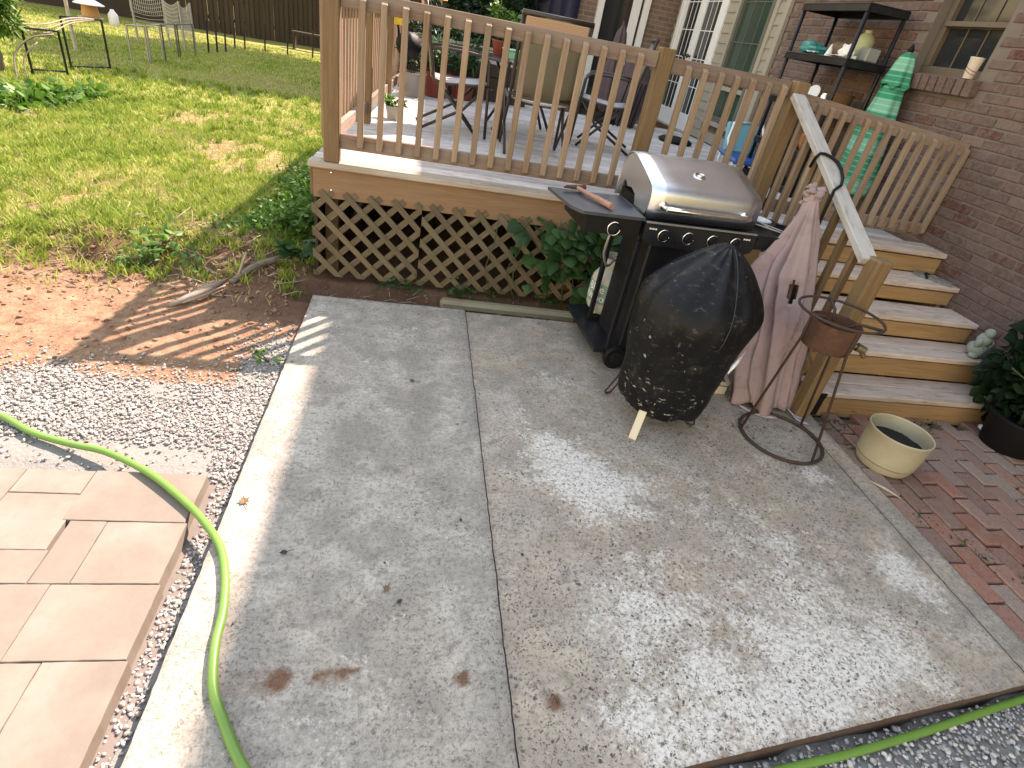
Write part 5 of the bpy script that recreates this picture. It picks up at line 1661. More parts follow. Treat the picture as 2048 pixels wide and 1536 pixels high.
def leaf_shape(kind, s):
    """one leaf facing +Z, base at origin along +Y"""
    if kind == 'heart':
        p = [(0, 0), (.34, -.12), (.52, .12), (.46, .42), (.24, .75), (0, 1.0), (-.24, .75), (-.46, .42), (-.52, .12), (-.34, -.12)]
        v = [Vector((x * s, y * s, -abs(x) * s * .22)) for x, y in p] + [Vector((0, .38 * s, .04 * s))]
        f = [(i, (i + 1) % 10, 10) for i in range(10)]
    elif kind == 'blade':
        p = [(0, 0), (.10, .3), (.09, .65), (0, 1), (-.09, .65), (-.10, .3)]
        v = [Vector((x * s, y * s, -abs(x) * s * .5 - .12 * s * y * y)) for x, y in p] + [Vector((0, .5 * s, .0))]
        f = [(i, (i + 1) % 6, 6) for i in range(6)]
    else:
        p = [(0, 0), (.26, .28), (.28, .58), (0, 1), (-.28, .58), (-.26, .28)]
        v = [Vector((x * s, y * s, -abs(x) * s * .35)) for x, y in p] + [Vector((0, .45 * s, .03 * s))]
        f = [(i, (i + 1) % 6, 6) for i in range(6)]
    return v, f

def leaf_cloud(name, pts, dirs, sizes, kind, mat, parent=None, loc=None, droop=.4):
    """many leaves joined: pts (n,3), dirs outward directions"""
    v0, f0 = leaf_shape(kind, 1.0)
    v0 = np.array([tuple(q) for q in v0], dtype=np.float32)
    f0 = np.array(f0, dtype=np.int32)
    n = len(pts)
    pts = np.asarray(pts, dtype=np.float32)
    D = np.asarray(dirs, dtype=np.float32) + rng.normal(0, .45, (n, 3))
    D[:, 2] -= droop * rng.random(n)
    D /= np.linalg.norm(D, axis=1)[:, None] + 1e-6
    U = rng.normal(0, .5, (n, 3)) + np.array([0, 0, 1.0])
    X = np.cross(D, U); X /= np.linalg.norm(X, axis=1)[:, None] + 1e-6
    Z = np.cross(X, D)
    Rm = np.stack([X, D, Z], -1)
    v = np.einsum('nij,kj->nki', Rm, v0) * np.asarray(sizes)[:, None, None] + pts[:, None, :]
    f = (f0[None] + (np.arange(n) * len(v0))[:, None, None]).reshape(-1, 3)
    o_ = Vector(loc) if loc is not None else wl(parent)
    v = v.reshape(-1, 3) - np.array(o_)
    return put(name, mesh_np(name, v, f, mat), parent, o_)

def potted(name, label, c, r, h, matp, leafm, nl, spread, height, kind='oval', ls=.06):
    t = thing(name, tuple(c), label, 'plant')
    c = Vector(c)
    MB().lathe([(r * .72, 0), (r * .76, .004), (r, h), (r * 1.06, h), (r * 1.06, h * 1.0 + .012), (r * .94, h + .012), (r * .9, h * .86), (.01, h * .86)], 24, c).build('pot', matp, t, None, True, 40)
    pts, ds, sz = [], [], []
    stems = MB()
    for k in range(max(4, nl // 16)):
        a = random.uniform(0, 6.28)
        e = Vector((math.cos(a), math.sin(a), 0)) * spread * random.uniform(.3, 1)
        tip = c + e + Vector((0, 0, h + height * random.uniform(.5, 1)))
        b0 = c + e * .15 + Vector((0, 0, h * .9))
        stems.tube([b0, b0.lerp(tip, .5) + Vector((0, 0, height * .12)), tip], [.004, .003, .002], 5)
        for _ in range(16):
            u = random.uniform(.2, 1)
            pts.append(b0.lerp(tip, u) + Vector((0, 0, height * .12 * math.sin(u * 3.1))) + Vector((random.gauss(0, .02), random.gauss(0, .02), random.gauss(0, .015))))
            ds.append(e.normalized() * .6 + Vector((random.gauss(0, .5), random.gauss(0, .5), .4)))
            sz.append(ls * random.uniform(.6, 1.2))
    stems.build('stem', M['stem'], t, None, True)
    leaf_cloud('foliage', pts, ds, sz, kind, leafm, t)
    return t
random.seed(21)
potted('potted_plant', 'leafy potted plant with pale blooms on the patio table', (.70, 6.28, DZ + .63), .09, .12, M['red'], M['leaf_bright'], 220, .20, .30, 'oval', .07)
potted('potted_plant', 'grey plastic pot with a small plant beside left railing', (-.14, 7.55, DZ), .15, .24, plain('grey_pot', (.28, .27, .26), .6), M['leaf_dark'], 120, .2, .3)
potted('potted_plant', 'red clay pot holding a bushy green plant on deck', (.14, 7.85, DZ), .17, .26, M['red'], M['leaf_ivy'], 260, .25, .45, 'blade', .14)
potted('potted_plant', 'second red pot with ferny green plant near deck corner', (.48, 8.05, DZ), .16, .24, M['red'], M['leaf_ivy'], 220, .25, .4, 'blade', .14)
potted('potted_plant', 'small low plant in a clear pot by the left post', (-.26, 5.72, DZ), .07, .10, plain('milky_pot', (.40, .38, .35), .4), M['leaf_bright'], 60, .10, .10)
# back planter bench
pb = thing('planter_bench', (.4, 8.4, DZ), 'long grey board planter box along the back of the deck', 'planter')
for k in range(4):
    plank('planter_board', (-.30, 8.32, DZ + .07 + k * .145), (1.35, 8.32, DZ + .07 + k * .145), .138, .03, M['fence'] if k < 3 else M['deckboard'], pb, (0, -1, 0))
plank('planter_cap', (-.32, 8.40, DZ + .60), (1.37, 8.40, DZ + .60), .16, .03, M['deckboard'], pb)
for x in (-.25, .5, 1.3): plank('planter_leg', (x, 8.36, DZ), (x, 8.36, DZ + .58), .07, .06, M['fence'], pb, (0, -1, 0))
pts, ds, sz = [], [], []
for _ in range(900):
    p = Vector((random.uniform(-.3, 1.4), random.gauss(8.45, .10), DZ + .62 + abs(random.gauss(0, .12))))
    pts.append(p); ds.append((random.gauss(0, 1), random.gauss(-.3, 1), .5)); sz.append(random.uniform(.04, .08))
o = leaf_cloud('foliage', pts, ds, sz, 'oval', M['leaf_dark'], pb)
# items hung on the left railing
bx = thing('black_bag', (lx(7.2) + .14, 7.1, DZ + .45), 'black bag hung on the inside of the left railing', 'bag')
MB().blob((lx(7.2) + .16, 7.15, DZ + .54), (.13, .16, .12), 14, 8, .18, 4).build('bag_body', M['blackmatte'], bx, None, True)
MB().tube([(lx(7.2) + .06, 7.05, DZ + .60), (lx(7.2) + .02, 7.1, DZ + .88), (lx(7.2) + .06, 7.25, DZ + .60)], .008, 6).build('strap', M['blackmatte'], bx, None, True)
yl = thing('yellow_tag', (lx(6.9) + .06, 6.95, 1.5), 'bright yellow plastic feeder hung on the left railing post', 'feeder')
MB().box((lx(6.9) + .10, 6.95, 1.52), (.14, .05, .13), None, .012).build('tag_body', M['yellow'], yl)
MB().tube([(lx(6.9) + .10, 6.95, 1.585), (lx(6.9) + .06, 6.93, 1.65)], .004, 6).build('hanger', M['galv'], yl)
# folded dark umbrella near the wing, under a cover
fu = thing('folded_umbrella', (2.15, 8.3, DZ), 'folded dark purple umbrella standing near the rear doorway', 'umbrella')
c = Vector((2.45, 8.3, DZ))
q = MB()
for i in range(14):
    u = i / 13
    r = np.interp(u, [0, .1, .4, .8, .95, 1], [.05, .13, .12, .075, .05, .015])
    for k in range(32):
        a = 2 * math.pi * k / 32
        fo = 1 + .25 * math.sin(6 * a + u * 2)
        q.v.append(c + Vector((r * fo * math.cos(a), r * fo * math.sin(a), .12 + 1.02 * u)))
for i in range(13):
    for k in range(32): q.f.append((i * 32 + k, i * 32 + (k + 1) % 32, (i + 1) * 32 + (k + 1) % 32, (i + 1) * 32 + k))
q.build('canopy', M['purple'], fu, None, True)
MB().tube([c, c + Vector((0, 0, 1.18))], .018, 8).build('pole', M['bronze'], fu, None, True)
MB().lathe([(.22, 0), (.23, .02), (.20, .05), (.04, .07), (.03, .2)], 20, c).build('base', M['blackmatte'], fu, None, True, 40)
cv = thing('covered_furniture', (2.75, 8.1, DZ), 'dark draped bundle of folded furniture by the french doors', 'bundle')
MB().blob((2.72, 8.2, DZ + .38), (.22, .26, .42), 20, 14, .22, 8).build('cover', M['purple'], cv, None, True)
for k in range(5):
    MB().tube([(2.50 + .06 * k, 7.9, DZ + .01), (2.58 + .06 * k, 7.92, DZ + .55)], .010, 6).build('folded_leg', M['blackmatte'], cv, None, True)
mt = MB().lathe([(.20, 0), (.22, .03), (.17, .06), (.05, .075)], 24, (3.18, 7.35, DZ)).build('umbrella_base', M['blackmatte'], None, (3.18, 7.35, DZ), True, 40)
tag(mt, 'round black umbrella base on the deck by the french doors', 'umbrella base')
# blue folding chair with white tube arm
bc = thing('folding_chair', (3.35, 5.95, DZ), 'blue folding lounge chair with white tube frame near the wall', 'chair')
c = Vector((3.35, 5.95, DZ))
MB().tube([c + Vector((-.2, -.2, .02)), c + Vector((-.21, .0, .30)), c + Vector((-.14, .12, .44)), c + Vector((.1, .18, .46))], .013, 8).build('frame', M['white'], bc, None, True)
MB().tube([c + Vector((.2, -.2, .02)), c + Vector((.2, .0, .30)), c + Vector((.2, .14, .46))], .013, 8).build('frame', M['white'], bc, None, True)
MB().box(c + Vector((0, -.05, .14)), (.40, .42, .05), Matrix.Rotation(.1, 3, 'X'), .02).build('seat', M['blue'], bc)
MB().box(c + Vector((0, .12, .30)), (.38, .05, .30), Matrix.Rotation(-.35, 3, 'X'), .02).build('backrest', M['lightblue'], bc)
for sx_ in (-.18, .18):
    for sy_ in (-.2, .12): MB().tube([c + Vector((sx_, sy_, .0)), c + Vector((sx_, sy_, .14))], .012, 8).build('leg', M['white'], bc, None, True)

# ---------------------------------------------------------------- black shelving against the wall
SHX0, SHX1, SHY0, SHY1 = 3.38, 3.76, 4.93, 5.88
sv = thing('shelving_unit', (3.57, 5.4, DZ), 'black plastic shelving unit against the brick wall full of clutter', 'shelves')
lev = [2.26, 1.875, 1.50, 1.12, .80]
for z in lev:
    q = MB().box(((SHX0 + SHX1) / 2, (SHY0 + SHY1) / 2, z), (SHX1 - SHX0, SHY1 - SHY0, .012), None, .003)
    q.box((SHX0 + .008, (SHY0 + SHY1) / 2, z - .028), (.016, SHY1 - SHY0, .045)).box((SHX1 - .008, (SHY0 + SHY1) / 2, z - .028), (.016, SHY1 - SHY0, .045))
    q.box(((SHX0 + SHX1) / 2, SHY0 + .008, z - .028), (SHX1 - SHX0 - .033, .016, .045)).box(((SHX0 + SHX1) / 2, SHY1 - .008, z - .028), (SHX1 - SHX0 - .033, .016, .045))
    q.build('shelf', M['black'], sv, (3.57, 5.4, z))
for x in (SHX0 + .02, SHX1 - .02):
    for y in (SHY0 + .02, SHY1 - .02):
        MB().tube([(x, y, DZ + .001), (x, y, 2.25)], .0175, 10).build('leg', M['black'], sv, (x, y, DZ), True)
random.seed(5)
GRP = None
def small(name, mb, mat, label, cat, loc, smooth=True):
    return tag(mb.build(name, mat, None, loc, smooth, 40 if smooth else None), label, cat)
z = 1.882
small('plastic_bag', MB().blob((3.50, 5.62, z + .045), (.10, .19, .05), 18, 12, .35, 2), M['teal'], 'crumpled shiny teal plastic bag on the upper shelf', 'bag', (3.5, 5.62, z))
def sheet(c, w, h, seed, amp=.02):
    q = MB()
    for i in range(8):
        for j in range(6):
            q.v.append(Vector(c) + Vector((w * (i / 7 - .5), h * (j / 5 - .5), amp * (1 + mn.noise(Vector((i * .6 + seed, j * .7, seed)))))))
    for i in range(7):
        for j in range(5):
            a = i * 6 + j
            q.f.append((a, a + 6, a + 7, a + 1))
    return q
def sh_add(name, q, mat, label, cat, loc):
    o = small(name, q, mat, label, cat, loc)
    md = o.modifiers.new('thick', 'SOLIDIFY'); md.thickness = .003
sh_add('paper_towel', sheet((3.41, 5.50, z + .004), .06, .12, 2, .015), M['paper'], 'crumpled white tissue hanging at the shelf front edge', 'tissue', (3.41, 5.5, z))
sh_add('cardboard_tray', sheet((3.46, 5.18, z + .006), .10, .24, 5, .008), M['paper'], 'flat white tray on the upper shelf beside the post', 'tray', (3.46, 5.18, z))
small('white_cloth', MB().blob((3.47, 5.10, z + .055), (.045, .07, .05), 14, 9, .4, 9), M['paper'], 'white rag heaped on the upper shelf', 'rag', (3.47, 5.1, z))
small('paper_cone', MB().lathe([(.035, 0), (.02, .05), (.002, .10)], 12, (3.48, 5.36, z)), M['paper'], 'small cream paper cone standing on the upper shelf', 'cone', (3.48, 5.36, z))
small('plastic_jug', MB().lathe([(.07, 0), (.075, .02), (.075, .15), (.06, .19), (.03, .21), (.03, .23)], 20, (3.66, 5.20, z)), plain('frosted_jug', (.38, .42, .25), .5), 'pale yellow-green jug at the back of the upper shelf', 'jug', (3.66, 5.2, z))
small('plastic_crate', MB().box((3.62, 5.02, z + .05), (.12, .12, .10), None, .01), M['grasscloth'], 'small grey plastic basket at the near end of upper shelf', 'basket', (3.62, 5.02, z), False)
small('cardboard_strip', MB().box((3.45, 4.99, z + .012), (.035, .09, .022), None, .003), M['paper'], 'little white carton at the near end of the shelf', 'carton', (3.45, 4.99, z), False)
small('brown_bag', MB().blob((3.58, 5.40, z + .06), (.07, .08, .06), 14, 9, .3, 6), plain('brown_paper', (.20, .15, .10), .9), 'small brown paper bag on the upper shelf', 'bag', (3.58, 5.4, z))
z = 1.507
small('white_plate', MB().lathe([(.005, 0), (.04, .003), (.075, .012), (.078, .010), (.045, -.004), (.005, -.004)], 24, (3.43, 5.28, z + .075), (-.85, -.2, .35)), plain('white_china', (.60, .60, .63), .3), 'white plate leaning on the lower shelf', 'plate', (3.43, 5.28, z))
small('glass_jar', MB().lathe([(.03, 0), (.032, .01), (.032, .08), (.025, .09), (.025, .1)], 16, (3.45, 5.12, z)), M['chrome'], 'small shiny jar on the lower shelf', 'jar', (3.45, 5.12, z))
small('white_dish', MB().lathe([(.03, 0), (.055, .03), (.058, .032), (.05, .027), (.01, .005)], 18, (3.45, 4.99, z)), M['paper'], 'small white dish by the shelf post', 'dish', (3.45, 4.99, z))
small('brown_basket', MB().lathe([(.08, 0), (.10, .12), (.105, .125), (.095, .12), (.07, .01)], 20, (3.6, 5.1, z)), plain('wicker', (.14, .07, .03), .9, 0, .3, 40, .4), 'brown wicker basket on the lower shelf', 'basket', (3.6, 5.1, z))
small('green_tin', MB().box((3.48, 5.55, z + .06), (.12, .16, .12), None, .015), M['teal'], 'dark teal tin on the lower shelf', 'tin', (3.48, 5.55, z), False)
small('orange_bag', MB().blob((3.52, 5.2, 1.128 + .08), (.10, .14, .085), 16, 10, .3, 3), plain('orange_sack', (.35, .13, .04), .7), 'orange and cream sack on the bottom shelf', 'sack', (3.52, 5.2, 1.128))

# ---------------------------------------------------------------- green striped umbrella
def green_umbrella():
    t = thing('closed_umbrella', (3.62, 4.58, DZ), 'closed green striped patio umbrella leaning against the brick wall', 'umbrella')
    bot, top = Vector((3.59, 4.53, .93)), Vector((3.725, 4.70, 1.99))
    def canopy(name, u0, u1, rad, lobes, seed):
        q = MB()
        m, n = 22, 64
        for i in range(m + 1):
            u = u0 + (u1 - u0) * i / m
            r = rad(i / m)
            cx = bot.lerp(top, u)
            for k in range(n):
                a = 2 * math.pi * k / n
                fo = 1 + .14 * (1 - i / m * .7) * math.sin(lobes * a + seed + u * 1.5) + .06 * mn.noise(Vector((math.cos(a) * 2, math.sin(a) * 2, u * 5 + seed)))
                zz_ = .02 * math.sin(lobes * a + seed) * (1 if i == 0 else 0)
                p = cx + Vector((r * .82 * fo * math.cos(a), r * 1.1 * fo * math.sin(a), zz_))
                p.x = min(p.x, WX - .012)
                q.v.append(p)
        for i in range(m):
            for k in range(n): q.f.append((i * n + k, i * n + (k + 1) % n, (i + 1) * n + (k + 1) % n, (i + 1) * n + k))
        o = q.build(name, M['greencanvas'], t, tuple(bot), True)
        md = o.modifiers.new('thick', 'SOLIDIFY'); md.thickness = .004
    canopy('canopy', 0, .86, lambda s: float(np.interp(s, [0, .15, .5, .8, 1], [.15, .168, .14, .10, .075])), 6, .4)
    canopy('vent_cap', .77, 1.0, lambda s: float(np.interp(s, [0, .3, .7, .92, 1], [.108, .095, .075, .052, .016])), 6, 1.1)
    ax = (top - bot).normalized()
    MB().tube([bot - ax * .19, top + ax * .01], .018, 10).build('pole', M['rail'], t, None, True)
    MB().lathe([(.02, 0), (.024, .02), (.012, .045), (.002, .06)], 12, top, ax).build('finial', M['blackmatte'], t, None, True)
green_umbrella()
# ---------------------------------------------------------------- vines, shrubs and weeds
random.seed(9)
def leaf_mesh(kind, s, mat, k):
    key = ('leaf', kind, s, mat.name, k)
    if key not in MESHES:
        v, f = leaf_shape(kind, s)
        v = [q + Vector((0, 0, .12 * s * mn.noise(Vector((q.x * 9 / s, q.y * 9 / s, k * 3.3))))) for q in v]
        MESHES[key] = mesh_from('leaf', v, f, mat, True)
    return MESHES[key]
def place_leaf(parent, p, d, kind, s, mat, up=None):
    d = Vector(d).normalized()
    u = Vector(up) if up is not None else Vector((random.gauss(0, .3), random.gauss(-.6, .3), random.gauss(.7, .3)))
    x = d.cross(u).normalized()
    zz = x.cross(d)
    m3 = Matrix((x, d, zz)).transposed()
    s = round(s, 2)
    return put('leaf', leaf_mesh(kind, s, mat, random.randrange(4)), parent, p, m3.to_quaternion())

# vine over the lattice
vine = thing('climbing_vine', (.95, 3.76, 0), 'dark green heart-leaved vine climbing over the lattice skirt', 'vine')
for k in range(9):
    x = .55 + .13 * k
    pts = [Vector((x + .1 * random.random(), 3.755, -.05)), Vector((x + random.gauss(0, .08), 3.74, .18)), Vector((x - .03 + random.gauss(0, .08), 3.735, .36)), Vector((x + random.gauss(0, .06), 3.73, .50 + .1 * random.random()))]
    MB().tube(spline(pts, 4), .004, 5).build('stem', M['stem'], vine, None, True)
for _ in range(190):
    x = random.triangular(.62, 1.75, 1.15)
    h = random.triangular(.05, .60, .45)
    if x < .75 and h < .33: continue
    if x < 1.3 and h < .22 and random.random() < .8: continue
    if x > 1.2: h = random.uniform(.0, .62)
    place_leaf(vine, (x, 3.755 - abs(random.gauss(.02, .035)), h), (random.gauss(0, .5), -.5, random.gauss(-.45, .35)), 'heart', random.choice((.06, .07, .08, .095, .11)), M['leaf_ivy'])
for (x, z, s) in ((1.20, .66, .09), (1.25, .70, .07), (1.16, .72, .06), (1.30, .64, .08), (1.08, .60, .09)):
    place_leaf(vine, (x, 3.73, z), (random.gauss(0, .3), -.4, -.5), 'heart', s, M['leaf_ivy'])
# low weeds along the lattice foot
wf = thing('lattice_weeds', (.3, 3.72, -.05), 'small pale weeds growing at the foot of the lattice', 'weeds')
pts, ds, sz = [], [], []
for cx in (-.15, -.05, .02, .30, .36, .42, .62, 1.0, 1.05, 1.25, 1.4, 1.5):
    for _ in range(26):
        pts.append((cx + random.gauss(0, .05), 3.745 - abs(random.gauss(0, .025)), .0 + abs(random.gauss(0, .05)) - .04)); ds.append((random.gauss(0, 1), -.4, .5)); sz.append(random.uniform(.018, .045))
leaf_cloud('foliage', pts, ds, sz, 'oval', M['leaf_ivy'], wf)
# dark ivy bush in a pot at the end of the steps
bush = thing('ivy_shrub', (3.68, 2.33, 0), 'dense dark ivy shrub in a black pot at the brick wall', 'shrub')
MB().lathe([(.13, 0), (.135, .005), (.17, .20), (.18, .20), (.18, .215), (.16, .215), (.15, .17), (.01, .17)], 24, (3.66, 2.27, -.005)).build('pot', M['blackmatte'], bush, None, True, 40)
for k in range(10):
    a = random.uniform(0, 6.28)
    MB().tube(spline([(3.66, 2.27, .15), (3.66 + .1 * math.cos(a), 2.30 + .1 * math.sin(a), .4), (min(3.8, 3.67 + .2 * math.cos(a)), 2.42 + .2 * math.sin(a), .35 + .4 * random.random())], 4), .005, 5).build('stem', M['stem'], bush, None, True)
def in_bush():
    while True:
        d = Vector((random.gauss(0, 1), random.gauss(0, 1), random.gauss(0, 1))).normalized() * random.uniform(.6, 1.05)
        p = Vector((3.70 + d.x * .20, 2.40 + d.y * .28, .43 + d.z * .36))
        if p.x < 3.83 and p.z > .03: return p, d
for _ in range(230):
    p, d = in_bush()
    place_leaf(bush, p, (d.x - .3, d.y - .5, d.z * .4 - .4), 'heart', random.choice((.05, .06, .07, .08)), M['leaf_dark'])
pts, ds, sz = [], [], []
for _ in range(900):
    p, d = in_bush(); q = Vector((3.70, 2.40, .43)); p = q + (p - q) * random.uniform(.4, .95)
    pts.append(p); ds.append(d); sz.append(random.uniform(.035, .07))
tag(leaf_cloud('inner_foliage', pts, ds, sz, 'oval', M['leaf_dark'], bush), kind='stuff')
# weeds beside the deck
wd = thing('weed_patch', (-1.0, 4.6, 0), 'thick patch of bright green weeds beside the left deck side', 'weeds')
pts, ds, sz = [], [], []
for _ in range(5200):
    x = random.triangular(-1.55, -.66, -.8); y = random.triangular(4.0, 7.2, 4.5)
    e = ss(-1.6, -1.1, x + .25 * nz(x, y, 2.2, 1)) * ss(3.95, 4.25, y) * ss(7.4, 6, y)
    if random.random() > e: continue
    h = (.05 + .20 * ss(-1.4, -.75, x)) * random.random()
    pts.append((x, y, gz(x, y) + h)); ds.append((random.gauss(-.2, .7), random.gauss(-.5, .7), .55)); sz.append(random.uniform(.025, .065))
tag(leaf_cloud('foliage', pts, ds, sz, 'oval', M['leaf_bright'], wd), kind='stuff')
def weed(c, n, h, s, label, mat, kind='oval', spread=.14):
    t = thing('weed', tuple(c), label, 'weed')
    c = Vector(c)
    for k in range(max(3, n // 8)):
        a = random.uniform(0, 6.28)
        tip = c + Vector((math.cos(a) * spread * random.uniform(.3, 1), math.sin(a) * spread * random.uniform(.3, 1), h * random.uniform(.6, 1)))
        MB().tube([c, c.lerp(tip, .5) + Vector((0, 0, h * .1)), tip], [.004, .003, .002], 5).build('stem', M['stem'], t, None, True)
        for _ in range(8):
            u = random.uniform(.25, 1.05)
            p = c.lerp(tip, u) + Vector((random.gauss(0, .02), random.gauss(0, .02), random.gauss(.01, .015)))
            place_leaf(t, p, (random.gauss(math.cos(a) * .6, .5), random.gauss(math.sin(a) * .6 - .3, .5), random.gauss(.0, .3)), kind, random.choice((.6, .8, 1.0)) * s, mat, (random.gauss(0, .3), random.gauss(-.2, .3), 1))
weed((-1.72, 3.68, gz(-1.72, 3.68)), 56, .20, .075, 'bright green bushy weed growing on the dug red soil', M['leaf_bright'])
weed((-1.64, 3.84, gz(-1.64, 3.84)), 40, .24, .085, 'taller leafy weed behind the bushy one on red soil', M['leaf_bright'])
weed((-1.36, 3.66, gz(-1.36, 3.66)), 26, .15, .06, 'small sunlit weed near the grey log', M['leaf_bright'])
weed((-.80, 3.92, gz(-.8, 3.92)), 26, .14, .11, 'broad-leaved weed at the foot of the deck corner', M['leaf_ivy'], 'heart', .14)
weed((-.70, 2.66, -.05), 16, .05, .035, 'tiny weed in gravel against the slab edge', M['leaf_bright'])
# ground-cover bed on the far lawn
pts, ds, sz = [], [], []
for _ in range(6000):
    x = random.uniform(-6.3, -3.9); y = 7.3 + 1.2 * (x + 4.4) + random.gauss(.5, .38)
    if y < 5.2 or random.random() > ss(-3.9, -4.4, x): continue
    pts.append((x, y, -.03 + abs(random.gauss(0, .07)))); ds.append((random.gauss(0, .8), random.gauss(-.6, .6), .7)); sz.append(random.uniform(.05, .10))
gc = leaf_cloud('ground_cover', pts, ds, sz, 'heart', M['leaf_bright'], None, (-4.6, 7.2, 0))
tag(gc, 'bed of bright green ground cover beside the wire pen', 'ground cover', None, 'stuff')

# ---------------------------------------------------------------- grass
def grass():
    P, H, T = [], [], []
    def tryadd(x, y, dens):
        m = lawn_mask(x, y)
        if y < 4.3 and x > -3.2: m = max(m, .0)
        if random.random() < dens * (m ** 1.3) + .015 * (y > 3.2 and x < -.8):
            t = .60 + .38 * fbm(x, y, .55, 33.) + .25 * (1 - m) + random.gauss(0, .18) + .22 * nz(x, y, 3, 3) + .15 * nz(x, y, 8, 7)
            P.append((x, y, gz(x, y))); H.append(random.uniform(.018, .050) * (1.3 if random.random() < .06 else 1)); T.append(min(1, max(0, t)))
    for _ in range(150000):
        y = 3.3 + 6.0 * random.random() ** 1.25
        x = random.uniform(-1.0 - .62 * y, -.7)
        tryadd(x, y, .95)
    for _ in range(70000):
        y = random.uniform(8.5, 19)
        x = random.uniform(-.62 * y - 1, -.4 if y < 9 else -.05 * y)
        tryadd(x, y, .8)
    for _ in range(2600):                     # coarser tufts and weeds in the turf
        y = 3.5 + 7.5 * random.random() ** 1.3
        x = random.uniform(-1.0 - .62 * y, -.7)
        if random.random() > .25 + .75 * lawn_mask(x, y): continue
        t0 = .15 + .5 * random.random()
        for _k in range(14):
            P.append((x + random.gauss(0, .022), y + random.gauss(0, .022), gz(x, y))); H.append(random.uniform(.04, .10)); T.append(min(1, max(0, t0 + random.gauss(0, .12))))
    n = len(P)
    P = np.array(P); H = np.array(H); T = np.array(T)
    far = np.clip((P[:, 1] - 6) / 8, 0, 1)
    a = rng.uniform(0, 6.283, n)
    wv = (np.stack([np.cos(a), np.sin(a), np.zeros(n)], 1)) * (.0028 + .006 * far + .002 * rng.random(n))[:, None]
    b = rng.uniform(0, 6.283, n)
    ln = np.stack([np.cos(b), np.sin(b), np.zeros(n)], 1) * (H * rng.uniform(.3, 1.1, n))[:, None]
    tip = P + ln + np.stack([np.zeros(n), np.zeros(n), H], 1)
    mid = P + ln * .35 + np.stack([np.zeros(n), np.zeros(n), H * .6], 1)
    V = np.stack([P - wv, P + wv, mid + wv * .8, mid - wv * .8, tip], 1).reshape(-1, 3)
    k = (np.arange(n) * 5)[:, None]
    F = np.concatenate([k + np.array([[0, 1, 2]]), k + np.array([[0, 2, 3]]), k + np.array([[3, 2, 4]])], 0)
    me = mesh_np('lawn_grass', V, F, M['grass'])
    fattr(me, 'tone', np.repeat(T, 5))
    tag(put('lawn_grass', me), 'short patchy sunlit lawn grass with bare spots', 'grass', None, 'stuff')
grass()

# ---------------------------------------------------------------- twigs, roots and litter on the soil
tw = MB()
for _ in range(150):
    x, y = random.triangular(-2.6, -.65, -1.1), random.triangular(3.15, 4.9, 3.8)
    a = random.uniform(0, 3.14); L = random.uniform(.06, .26)
    z = gz(x, y)
    d = Vector((math.cos(a), math.sin(a), random.gauss(.05, .15)))
    p = Vector((x, y, z + .012))
    tw.tube([p, p + d * L * .5 + Vector((random.gauss(0, .012), random.gauss(0, .012), .012 * random.random())), p + d * L], [.0035, .003, .0015], 5)
for _ in range(26):
    x, y = random.uniform(-.6, 1.1), random.uniform(3.5, 3.74)
    a = random.gauss(0, .8); L = random.uniform(.06, .2)
    p = Vector((x, y, gz(x, y) + .02))
    tw.tube([p, p + Vector((math.cos(a) * L * .5, math.sin(a) * L * .3, .02)), p + Vector((math.cos(a) * L, math.sin(a) * L * .5, random.uniform(0, .05)))], [.003, .0025, .0012], 5)
tag(tw.build('dry_twigs', M['twig'], None, (-1.2, 3.8, 0), True), 'scattered dry twigs and roots on the dug soil', 'twigs', None, 'stuff')
pts, ds, sz = [], [], []
for _ in range(700):
    x, y = random.triangular(-2.3, -.65, -1.15), random.triangular(3.4, 5.0, 4.1)
    pts.append((x, y, gz(x, y) + .006 + .01 * random.random())); ds.append((random.gauss(0, 1), random.gauss(0, 1), .15)); sz.append(random.uniform(.02, .045))
tag(leaf_cloud('leaf_litter', pts, ds, sz, 'oval', M['leaf_dry'], None, (-1.3, 4, 0), .1), 'dry brown leaf litter over the dug bank', 'leaves', None, 'stuff')
lg = MB().tube([(-1.36, 3.18, -.04), (-1.29, 3.27, -.025), (-1.22, 3.40, -.015), (-1.15, 3.52, -.01)], [.012, .022, .024, .012], 9)
lg.tube([(-1.30, 3.21, -.03), (-1.21, 3.31, -.02), (-1.13, 3.45, -.01)], [.006, .012, .008], 7)
tag(lg.build('dead_log', M['bark'], None, (-1.25, 3.33, -.03), True), 'short split grey log lying on the soil left of slab', 'log')
rt = MB().tube(spline([(-1.12, 3.52, -.02), (-1.02, 3.66, .04), (-.92, 3.80, .05), (-.86, 3.95, .03)], 5), [.02] * 16, 8)
tag(rt.build('exposed_root', M['bark'], None, (-1.0, 3.7, 0), True), 'thick dark root exposed in the soil bank', 'root')
sk = MB().tube([(-1.10, 3.56, -.03), (-1.06, 3.60, .09), (-1.035, 3.62, .16)], [.008, .008, .006], 7)
tag(sk.build('dead_stalk', M['driftwood'], None, (-1.1, 3.56, -.03), True), 'pale broken stalk standing up in the soil', 'stalk')
